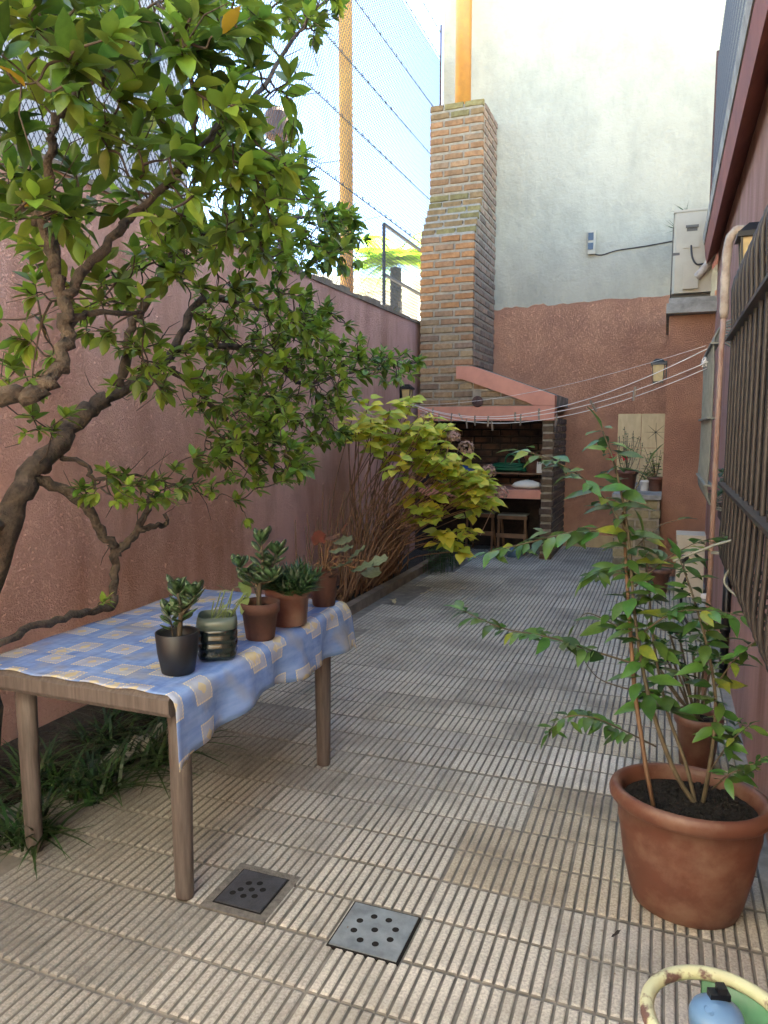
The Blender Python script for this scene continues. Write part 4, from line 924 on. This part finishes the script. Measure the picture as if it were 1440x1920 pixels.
# ================================================================== RIGHT WALL: grilles, pipes, lamp, AC
def grille(y0, y1, zb, zt, rails, out, n, m, r, label):
    t = thing('window_grille', label, 'window grille', (XR, (y0+y1)/2, zb))
    for i in range(n):
        y = lerp(y0, y1, i/(n-1)); x = XR-out
        pts = smooth_path([(XR-.01, y, zb+.06), (XR-out*.55, y, zb+.005), (x, y, zb+.07), (x, y, zb+.3), (x, y, zt-.3), (x, y, zt-.09), (XR-out*.55, y, zt-.01), (XR-.01, y, zt-.05)], 4)
        part('bar', B().tube(pts, r, 6), m, t, True)
    for zz in rails: part('rail', B().box(XR-out-.022, XR-out+.022, y0-.03, y1+.03, zz-.005, zz+.005), m, t)
grille(1.40, 2.84, .98, 2.10, (1.31, 1.81), .20, 13, M['iron'], .0066, 'dark barred window grille bulging from the wall, nearest the camera')
grille(4.32, 5.42, 1.06, 2.08, (1.2, 1.56, 1.95), .18, 9, M['greyiron'], .006, 'grey-green barred window grille farther down the right wall')
def lantern(base, nrm, label, s=1.0):
    nrm = Vector(nrm); up = Vector((0, 0, 1)); sd = nrm.cross(up); Mx = Matrix((sd, nrm, up)).transposed().to_4x4(); Mx.translation = Vector(base); t = thing('wall_lantern', label, 'lantern', base)
    b = B(); b.box(-.03*s, .03*s, 0, .012, -.06*s, .10*s, 0, Mx); b.box(-.01*s, .01*s, .012, .05*s, .085*s, .10*s, 0, Mx); part('bracket', b, M['black'], t)
    def fr(z0, w0, z1, w1, bb): bb.add([Mx @ Vector((sx*w*.5, .02+.055*s+sy*w*.5, z)) for z, w in ((z0, w0), (z1, w1)) for sx, sy in ((-1, -1), (1, -1), (1, 1), (-1, 1))], [(0, 1, 5, 4), (1, 2, 6, 5), (2, 3, 7, 6), (3, 0, 4, 7), (3, 2, 1, 0), (4, 5, 6, 7)])
    g_ = B(); fr(-.075*s, .075*s, .065*s, .095*s, g_); part('glass', g_, M['amber'], t)
    f_ = B(); fr(.066*s, .13*s, .085*s, .125*s, f_); fr(.085*s, .12*s, .12*s, .05*s, f_); fr(-.09*s, .085*s, -.076*s, .085*s, f_)
    for sx in (-1, 1):
        for sy in (-1, 1): f_.tube([Mx @ Vector((sx*.04*s, .02+.055*s+sy*.04*s, -.076*s)), Mx @ Vector((sx*.049*s, .02+.055*s+sy*.049*s, .066*s))], .005*s, 4)
    part('frame', f_, M['black'], t)
lantern((XR, 3.55, 2.22), (-1, 0, 0), 'black wall lantern beyond the near window grille', 1.15)
lantern((-.02, 8.35, 2.09), (-1, 0, 0), 'small black lantern on the terracotta block by the back wall', 1.2)
lantern((XL, 8.0, 1.88), (1, 0, 0), 'black lantern on the garden wall beside the barbecue', 1.05)
dp = thing('downpipe', 'pink painted pipe with wrapped upper bend standing off the right wall', 'pipe', (.24, 4.12, 0))
part('pipe', B().tube([(.24, 4.12, 0.0), (.24, 4.12, 1.9), (.245, 4.12, 2.12)], .0135, 12), M['pinkpipe'], dp, True)
part('wrapped_bend', B().tube(smooth_path([(.245, 4.12, 2.05), (.243, 4.12, 2.25), (.25, 4.12, 2.42), (.29, 4.1, 2.47), (.345, 4.1, 2.45), (.40, 4.1, 2.45)], 4), [.018+.006*abs(math.sin(i*1.9)) for i in range(21)], 10), M['wrap'], dp, True)
part('clamp', B().box(.24, .40, 4.105, 4.135, .86, .875), M['greyiron'], dp)
solo('conduit', B().tube([(.33, 4.05, 1.35), (.33, 4.05, 2.3)], .009, 8), M['acbody'], 'thin cream conduit beside the downpipe', 'pipe', smooth=True)
bpz = solo('drain_pipe', B().tube([(.375, 4.75, 0.0), (.375, 4.75, .72)], .024, 12).box(.345, .40, 4.71, 4.79, .30, .33), M['black'], 'short black pipe standing at the foot of the right wall', 'pipe', smooth=True)
ac = thing('air_conditioner', 'cream air conditioner outdoor unit on the slab by the eave', 'air conditioner', (.15, 8.3, 2.78))
y0 = 7.92; x0, x1, z0, z1 = -.01, .345, 2.82, 3.58
part('casing', B().prism([(x0+.02, y0), (x1, y0), (x1, y0+.80), (x0, y0+.80), (x0, y0+.03)], 'z', z0, z1), M['acbody'], ac)
part('top_cover', B().box(x0-.006, x1+.008, y0-.008, y0+.81, z1+.001, z1+.022), M['acbody'], ac)
part('foot', B().box(x0, x1, y0+.08, y0+.14, 2.776, 2.819), M['acdark'], ac); part('foot', B().box(x0, x1, y0+.62, y0+.68, 2.776, 2.819), M['acdark'], ac)
part('service_panel', B().box(x0+.09, x0+.235, y0-.012, y0-.001, z0+.42, z0+.68), M['acbody'], ac)
part('handle_recess', B().box(x0+.115, x0+.21, y0-.0145, y0-.0125, z0+.575, z0+.605).box(x0+.105, x0+.22, y0-.028, y0-.0125, z0+.606, z0+.63), M['acdark'], ac)
part('valve_cover', B().prism([(x0+.10, z0+.03), (x0+.235, z0+.03), (x0+.24, z0+.26), (x0+.225, z0+.29), (x0+.115, z0+.29), (x0+.10, z0+.27)], 'y', y0-.05, y0-.001), M['acbody'], ac)
part('badge', B().box(x0-.0015, x0+.06, y0-.0015, y0-.0002, z0+.36, z0+.385).box(x0-.003, x0-.0005, y0+.03, y0+.10, z0+.36, z0+.385), M['acdark'], ac)
part('vent_grille', B().box(x0-.012, x0-.001, y0+.12, y0+.72, z0+.06, z0+.66), M['acdark'], ac)
part('cable', B().tube(smooth_path([(x0+.16, y0-.02, z0+.44), (x0+.175, y0-.05, z0+.32), (x0+.22, y0-.06, z0+.25), (x0+.30, y0-.05, z0+.26)], 5), .009, 7), M['iron'], ac, True)
part('insulated_pipe', B().tube(smooth_path([(x0+.22, y0-.03, z0+.14), (x0+.27, y0-.05, z0+.19), (x0+.33, y0-.05, z0+.28), (x0+.365, y0-.04, z0+.42), (.395, y0-.02, z0+.48)], 5), .038, 10), M['wrap'], ac, True)
ms = thing('motion_sensor', 'small white motion sensor with dark windows on the white wall', 'sensor', P(1110, 455, y=YB))
sx_ = P(1110, 455, y=YB-.03); 
part('body', B().box(sx_.x-.04, sx_.x+.045, YB-.07, YB+.004, sx_.z-.14, sx_.z+.14), M['acbody'], ms)
part('lens', B().box(sx_.x-.044, sx_.x+.02, YB-.076, YB-.03, sx_.z+.02, sx_.z+.11), M['glass'], ms); part('lens', B().box(sx_.x-.044, sx_.x+.02, YB-.076, YB-.03, sx_.z-.09, sx_.z-.01), M['glass'], ms)
part('cable', B().tube(smooth_path([(sx_.x+.02, YB-.01, sx_.z-.13), (sx_.x+.12, YB-.006, sx_.z-.15), (sx_.x+.3, YB-.004, sx_.z-.11), (sx_.x+.6, YB-.004, sx_.z-.09), (sx_.x+.98, YB-.004, sx_.z-.05)], 4), .007, 6), M['iron'], ms, True)
b = B()
for (c, n_) in (((.02, 8.72, 3.62), 26), ((.10, 8.74, 3.80), 20)):
    for i in range(n_):
        a = random.uniform(0, 6.28); d = Vector((math.cos(a)*.7-.3, math.sin(a)*.5-.3, random.uniform(-.4, .8)))*random.uniform(.06, .18); c_ = Vector(c); sd_ = d.cross(Vector((0, 1, 0))).normalized()*.004
        b.add([c_-sd_, c_+sd_, c_+d], [(0, 1, 2)])
solo('wall_weed', b, M['strap'], 'wiry weed sprouting from the parapet above the air conditioner', 'plant')
# wire screen above the eave
b = B()
for i in range(60):
    y = 5.0+i*.075
    b.tube([(.37, y, 3.62), (.37, y+.5, 5.6)], .002, 3, cap=False); b.tube([(.372, y+.5, 3.62), (.372, y, 5.6)], .002, 3, cap=False)
t = thing('wire_screen', 'wire mesh screen standing on the roof edge at the right', 'screen', (.37, 7.2, 3.6)); tag(part('mesh', b, M['wire'], t), kind='stuff'); part('post', B().tube([(.37, 9.5, 3.55), (.37, 9.5, 5.7)], .018, 6), M['rust'], t)

# ================================================================== BACK CORNER: stone planter, board, pots, box, bottle
pl = thing('stone_counter', 'low yellow stone counter carrying flower pots by the back wall', 'counter', (-.24, 8.7, 0))
part('core', B().box(-.455, -.035, 7.775, YB-.03, -.03, .80), M['mortar'], pl)
z = .01; c = 0
while z < .76:
    x = -.47+(0 if c % 2 else -.08); 
    while x < -.03:
        a, d = max(x, -.468), min(x+.2, -.024)
        if d-a > .04:
            cc = random.choice([(.36, .30, .17), (.30, .25, .15), (.40, .34, .20), (.25, .22, .15)]); o = brick(a, d, 7.765, z, z+.085, cc, 'x', pl)
        x += .215
    z += .10; c += 1
part('top_slab', B().box(-.49, -.022, 7.74, YB-.02, .805, .85), M['concrete'], pl)
bo = P(1160, 775, y=YB-.03)
bd = thing('wall_board', 'cream patterned board leaning on the back wall behind the flower pots', 'board', (-.28, YB-.03, .86))
for i in range(2):
    for j in range(2): part('tile', B().box(-.565+i*.275, -.295+i*.275, YB-.035, YB-.015, .855+j*.42, 1.27+j*.42), M['board'], bd)
def small_pot(name, label, c, r, h, m, cat='potted plant'):
    t = thing(name, label, cat, c); part('pot', B().lathe([(r*.7, 0), (r*.74, .004), (r*.92, h*.8), (r*1.05, h*.82), (r*1.07, h), (r*.98, h), (r*.9, h*.85)], c, 22), m, t, True); soil(t, Vector(c)+Vector((0, 0, h*.88)), r*.9, n=14); return t
c1 = Vector((-.385, 8.35, .85)); t = small_pot('potted_flower', 'plant with red flowers in an orange pot on the stone counter', c1, .115, .21, M['terracotta']); b = B()
for i in range(16):
    e = c1+Vector((random.uniform(-.13, .16), random.uniform(-.1, .1), random.uniform(.33, .68))); b.tube(smooth_path([c1+Vector((0, 0, .19)), c1.lerp(e, .5)+rv(.03), e], 3), .0035, 4)
    for k_ in range(7): a = k_*2.4; link('leaf', SHL[k_ % 3], t, frame(c1.lerp(e, .55+.45*k_/7)+rv(.01), Vector((math.cos(a), math.sin(a), .4)), s=.05))
part('stem', b, M['stem'], t, True); b = B()
for (dx, dz) in ((-.02, .37), (-.15, .36)):
    for k_ in range(7): a = k_*.9; b.inst(SHL[0], frame(c1+Vector((dx, -.1, dz)), Vector((math.cos(a), -.5, math.sin(a))), s=.06, w=1.6))
part('flower', b, M['redflower'], t)
c2 = Vector((-.20, 8.3, .85)); t = small_pot('potted_herb', 'tiny plant in a small white pot, middle of the stone counter', c2, .055, .11, M['white'])
for k_ in range(22): a = k_*2.4; link('leaf', SHL[k_ % 3], t, frame(c2+Vector((.03*math.cos(a), .03*math.sin(a), .11+.004*k_)), Vector((math.cos(a), math.sin(a), .7)), s=.05, w=1.4))
c3 = Vector((-.085, 8.3, .85)); t = small_pot('potted_foliage', 'bushy light green plant in a terracotta pot at the right of the counter', c3, .085, .15, M['terracotta']); b = B()
for i in range(14):
    e = c3+Vector((random.uniform(-.16, .06), random.uniform(-.12, .1), random.uniform(.2, .46))); b.tube([c3+Vector((0, 0, .13)), e], .003, 4)
    for k_ in range(6): a = k_*2.4+i; link('leaf', LY[0] if k_ % 2 else SHL[0], t, frame(c3.lerp(e, .5+.5*k_/6), Vector((math.cos(a), math.sin(a), .3)), s=.07))
e = c3+Vector((-.02, 0, .62)); b.tube([c3+Vector((0, 0, .13)), c3+Vector((.0, 0, .4)), e], .003, 4)
for k_ in range(8): a = k_*.785; b.tube([e, e+Vector((math.cos(a)*.11, 0, math.sin(a)*.10))], [.004, .001], 4)
part('stem', b, M['stem'], t, True)
bx = thing('cream_box', 'tall cream box standing on the floor against the right wall', 'box', (.24, 7.15, 0))
part('body', B().box(.13, .36, 7.05, 7.35, .0, .50), M['cardboard'], bx); part('lid', B().box(.122, .365, 7.042, 7.36, .50, .56), M['cardboard'], bx)
q = Vector((.30, 5.62, 0)); t = thing('water_bottle', 'clear plastic water jug standing by the right wall', 'bottle', q)
part('body', B().lathe([(.06, 0), (.072, .01), (.075, .07), (.070, .08), (.075, .09), (.075, .15), (.070, .16), (.075, .17), (.072, .22), (.03, .28), (.022, .29), (.022, .31), (0, .31)], q, 24), M['bottle'], t, True); part('label_band', B().lathe([(.0765, .10), (.0765, .145)], q, 24), mat('green_label', (.05, .19, .09), .6), t, True); part('cap', B().lathe([(.026, .305), (.026, .335), (0, .336)], q, 14), M['white'], t)
small_pot('empty_pot', 'terracotta pot on the floor in front of the stone counter', Vector((-.02, 7.2, 0)), .11, .22, M['terracotta'], 'pot')
b = B(); pv = P(1290, 1130, y=5.9)
b.tube(smooth_path([(.18, 5.85, .40), (.15, 5.85, .28), (.17, 5.85, .12), (.24, 5.8, .03), (.32, 5.8, .015)], 5), .011, 7); solo('black_hose', b, M['black'], 'short black hose curling down beside the water jug', 'hose', smooth=True)
# window-sill succulents behind the near grille
for i, (y, s) in enumerate(((1.75, 1), (2.2, .8), (4.6, .8))):
    b = B(); c = Vector((XR-.07, y, 1.14 if i < 2 else 1.16))
    for k_ in range(70):
        a = random.uniform(0, 6.28); p = c+Vector((random.uniform(-.05, .03), random.uniform(-.13, .13), random.uniform(-.10, .10))); b.inst(JL, frame(p, Vector((math.cos(a)-.3, math.sin(a), random.uniform(-.2, .9))), s=.05*s))
    t = thing('sill_succulent', ['trailing succulent on the near grille sill at the frame edge', 'pale succulent hanging low inside the near grille', 'small succulent in a tray at the far grille'][i], 'plant', c); part('foliage', b, M['jade'], t, True); part('tray', B().box(c.x-.03, c.x+.035, y-.13, y+.13, c.z-.17, c.z-.09), M['clay'], t)

# ================================================================== INSIDE THE BARBECUE
q = Vector((-1.50, 9.02, .975)); t = small_pot('potted_seedling', 'terracotta pot with a small plant on the barbecue shelf', q, .105, .21, M['terracotta'])
for k_ in range(8): a = k_*2.4; link('leaf', SHL[k_ % 3], t, frame(q+Vector((0, 0, .2)), Vector((math.cos(a), math.sin(a), .8)), s=.10))
q = Vector((-1.385, 9.0, .975)); t = thing('picket_planter', 'small white picket planter beside the pot on the barbecue shelf', 'planter', q); part('tub', B().box(q.x-.055, q.x+.06, q.y-.04, q.y+.05, .976, 1.08), M['white'], t)
for i in range(5): part('picket', B().prism([(q.x-.06+i*.026, .978), (q.x-.042+i*.026, .978), (q.x-.042+i*.026, 1.10), (q.x-.051+i*.026, 1.118), (q.x-.06+i*.026, 1.10)], 'y', q.y-.05, q.y-.041), M['white'], t)
b = B()
for k_ in range(6):
    c = Vector((-1.80+random.uniform(-.04, .04), 9.08+random.uniform(-.03, .03), .99+.016*k_)); b.tube([c+Vector((.19*math.cos(a*.33)*random.uniform(.97, 1.03), .10*math.sin(a*.33), .008*math.sin(a*.5+k_))) for a in range(20)], .011, 6)
b.tube(smooth_path([(-1.85, 9.05, 1.04), (-1.83, 9.02, 1.16), (-1.76, 9.0, 1.20), (-1.68, 9.02, 1.14), (-1.66, 9.05, 1.02)], 4), .011, 6); solo('hose_coil', b, M['hose'], 'coiled green garden hose on the barbecue shelf', 'hose', smooth=True)
q = P(990, 915, y=8.72); b = B(); b.lathe([(0, 0), (.10, .005), (.13, .03), (.11, .065), (.05, .09), (0, .10)], (q.x-.02, 8.72, .80), 16, 1.4, .8); me = b.mesh('sack', M['cloth_white'], True)
for v in me.vertices: v.co += Vector((random.uniform(-.012, .012), random.uniform(-.012, .012), random.uniform(0, .012)))
sk = tag(link('white_sack', me), 'rumpled white cloth bag lying on the barbecue counter', 'bag')
q = P(873, 832, y=9.0); b = B(); b.lathe([(0, 0), (.12, .0), (.14, .05), (.13, .18), (.07, .24), (0, .26)], (q.x, 9.0, .80), 18); solo('blue_bag', b, M['blue'], 'blue plastic bag standing in the hearth behind the hydrangea flowers', 'bag', smooth=True)
for i, (xa, y, lab) in enumerate(((-1.70, 8.75, 'slatted wooden folding chair stored under the barbecue counter at right'), (-2.12, 8.85, 'wooden folding chair stored under the counter behind the hydrangea'))):
    t = thing('folding_chair', lab, 'chair', (xa, y, 0))
    for s in (-.16, .16): part('leg', B().tube([(xa+s, y, 0), (xa+s, y+.05, .46)], .016, 6), M['woodlight'], t); part('leg', B().tube([(xa+s*.9, y+.3, 0), (xa+s*.9, y+.1, .46)], .016, 6), M['woodlight'], t)
    part('rail', B().box(xa-.18, xa+.18, y-.012, y+.012, .20, .25), M['woodlight'], t); part('rail', B().box(xa-.18, xa+.18, y+.03, y+.06, .42, .46), M['woodlight'], t)
    for k_ in range(5): part('slat', B().box(xa-.17, xa+.17, y+.02+k_*.055, y+.06+k_*.055, .463, .478), M['greyiron'], t)
q = P(965, 1022, y=8.65); solo('blue_tub', B().lathe([(.08, 0), (.10, .08), (.105, .09), (.098, .088), (.08, .02), (0, .015)], (q.x, 8.62, 0), 18), mat('pale_blue_plastic', (.12, .2, .32), .5), 'pale blue tub on the floor under the barbecue', 'tub', smooth=True)

# ================================================================== CLOTHESLINE
cn = thing('clothesline', 'white cords of a clothesline strung across the yard before the barbecue', 'clothesline', (-1.2, 7.2, 1.7))
ends = [((-2.83, 8.0, 1.84), (.215, 5.1, 2.0), .30), ((-2.83, 8.0, 1.83), (.215, 4.85, 1.90), .27), ((-2.83, 8.0, 1.82), (.215, 4.95, 1.87), .29), ((-2.83, 8.0, 1.78), (.215, 5.3, 2.04), .11)]
curves = []
for i, (a, e, sag) in enumerate(ends):
    a, e = Vector(a), Vector(e); pts = [a.lerp(e, k_/30)-Vector((0, 0, sag*4*(k_/30)*(1-k_/30))) for k_ in range(31)]; curves.append(pts)
    part('cord', B().tube(pts, .003 if i < 3 else .0016, 5), M['rope'], cn, True)
b = B(); kp = Vector((.205, 4.9, 1.90))
for i in range(4): b.tube(smooth_path([kp+rv(.03) for _ in range(5)], 3), .004, 5)
part('knot', b, M['rope'], cn, True)
pinb = B(); pinb.box(-.005, .005, -.006, -.001, -.055, .02); pinb.box(-.005, .005, .001, .006, -.055, .02); pinb.box(-.006, .006, -.007, .007, -.018, -.008); pm = pinb.mesh('clothespin', M['pin'])
ordn = ['leftmost', 'second', 'third', 'fourth', 'fifth', 'sixth', 'seventh', 'eighth', 'ninth', 'tenth', 'eleventh', 'twelfth', 'thirteenth', 'rightmost']
fr_ = [.17, .205, .27, .30, .335, .375, .43, .44, .52, .55, .60, .66, .76, .86]
for i, f_ in enumerate(fr_):
    pts = curves[(0, 2, 1, 0, 2, 1, 1, 2, 0, 1, 0, 2, 1, 1)[i]]; kk = f_*30; p = pts[int(kk)].lerp(pts[int(kk)+1], kk-int(kk))
    o = link('clothespin', pm, None, Matrix.Translation(p) @ Matrix.Rotation(.45+random.uniform(-.2, .2), 4, 'Z') @ Matrix.Rotation(random.uniform(-.7, .7) if i in (3, 4, 12) else random.uniform(-.15, .15), 4, 'Y') @ Matrix.Scale(1.25, 4))
    tag(o, ('%s weathered clothespin from the left on the clothesline' % ordn[i]) if 0 < i < 13 else '%s weathered clothespin on the clothesline' % ordn[i], 'clothespin', 'clothespins on the clothesline')

# ================================================================== LITTER
FL = leaf_mesh('fallen_leaf', mat('dry_leaf', (.45, .38, .22), .8), OV, .3, .2, .3)
for i, (u, v, lab) in enumerate([(787, 1113, 'pale dry leaf on the tiles near the hydrangea'), (740, 1132, 'pale dry leaf on the tiles beside the kerb'), (815, 1108, 'small dry leaf farther out from the hydrangea'), (730, 1125, 'curled dry leaf lying against the kerb')]):
    tag(link('fallen_leaf', FL, None, frame(P(u, v, z=.006), Vector((math.cos(i*2), math.sin(i*2), .05)), s=.09)), lab, 'leaf', 'fallen leaves')
DL = leaf_mesh('dark_leaf', mat('black_leaf', (.02, .016, .014), .9), OV, .6, .5, .3)
tag(link('fallen_leaf', DL, None, frame(P(1146, 1757, z=.012), (1, .3, .3), s=.035)), 'curled black leaf on the tiles before the big pot', 'leaf', 'fallen leaves')
b = B()
for i in range(260):
    x, y = random.uniform(-2.3, .33), random.uniform(1.3, 6)**1.0; s_ = random.uniform(.0015, .005); b.add([(x-s_, y, .004), (x+s_*.5, y-s_, .0045), (x+s_, y+s_*.6, .006), (x-s_*.3, y+s_, .0045)], [(0, 1, 2, 3)])
tag(link('debris', b.mesh('debris', mat('debris', (.12, .09, .06), .9, (.35, .3, .25), 60))), 'tiny crumbs and leaf bits scattered over the tiles', 'debris', kind='stuff')
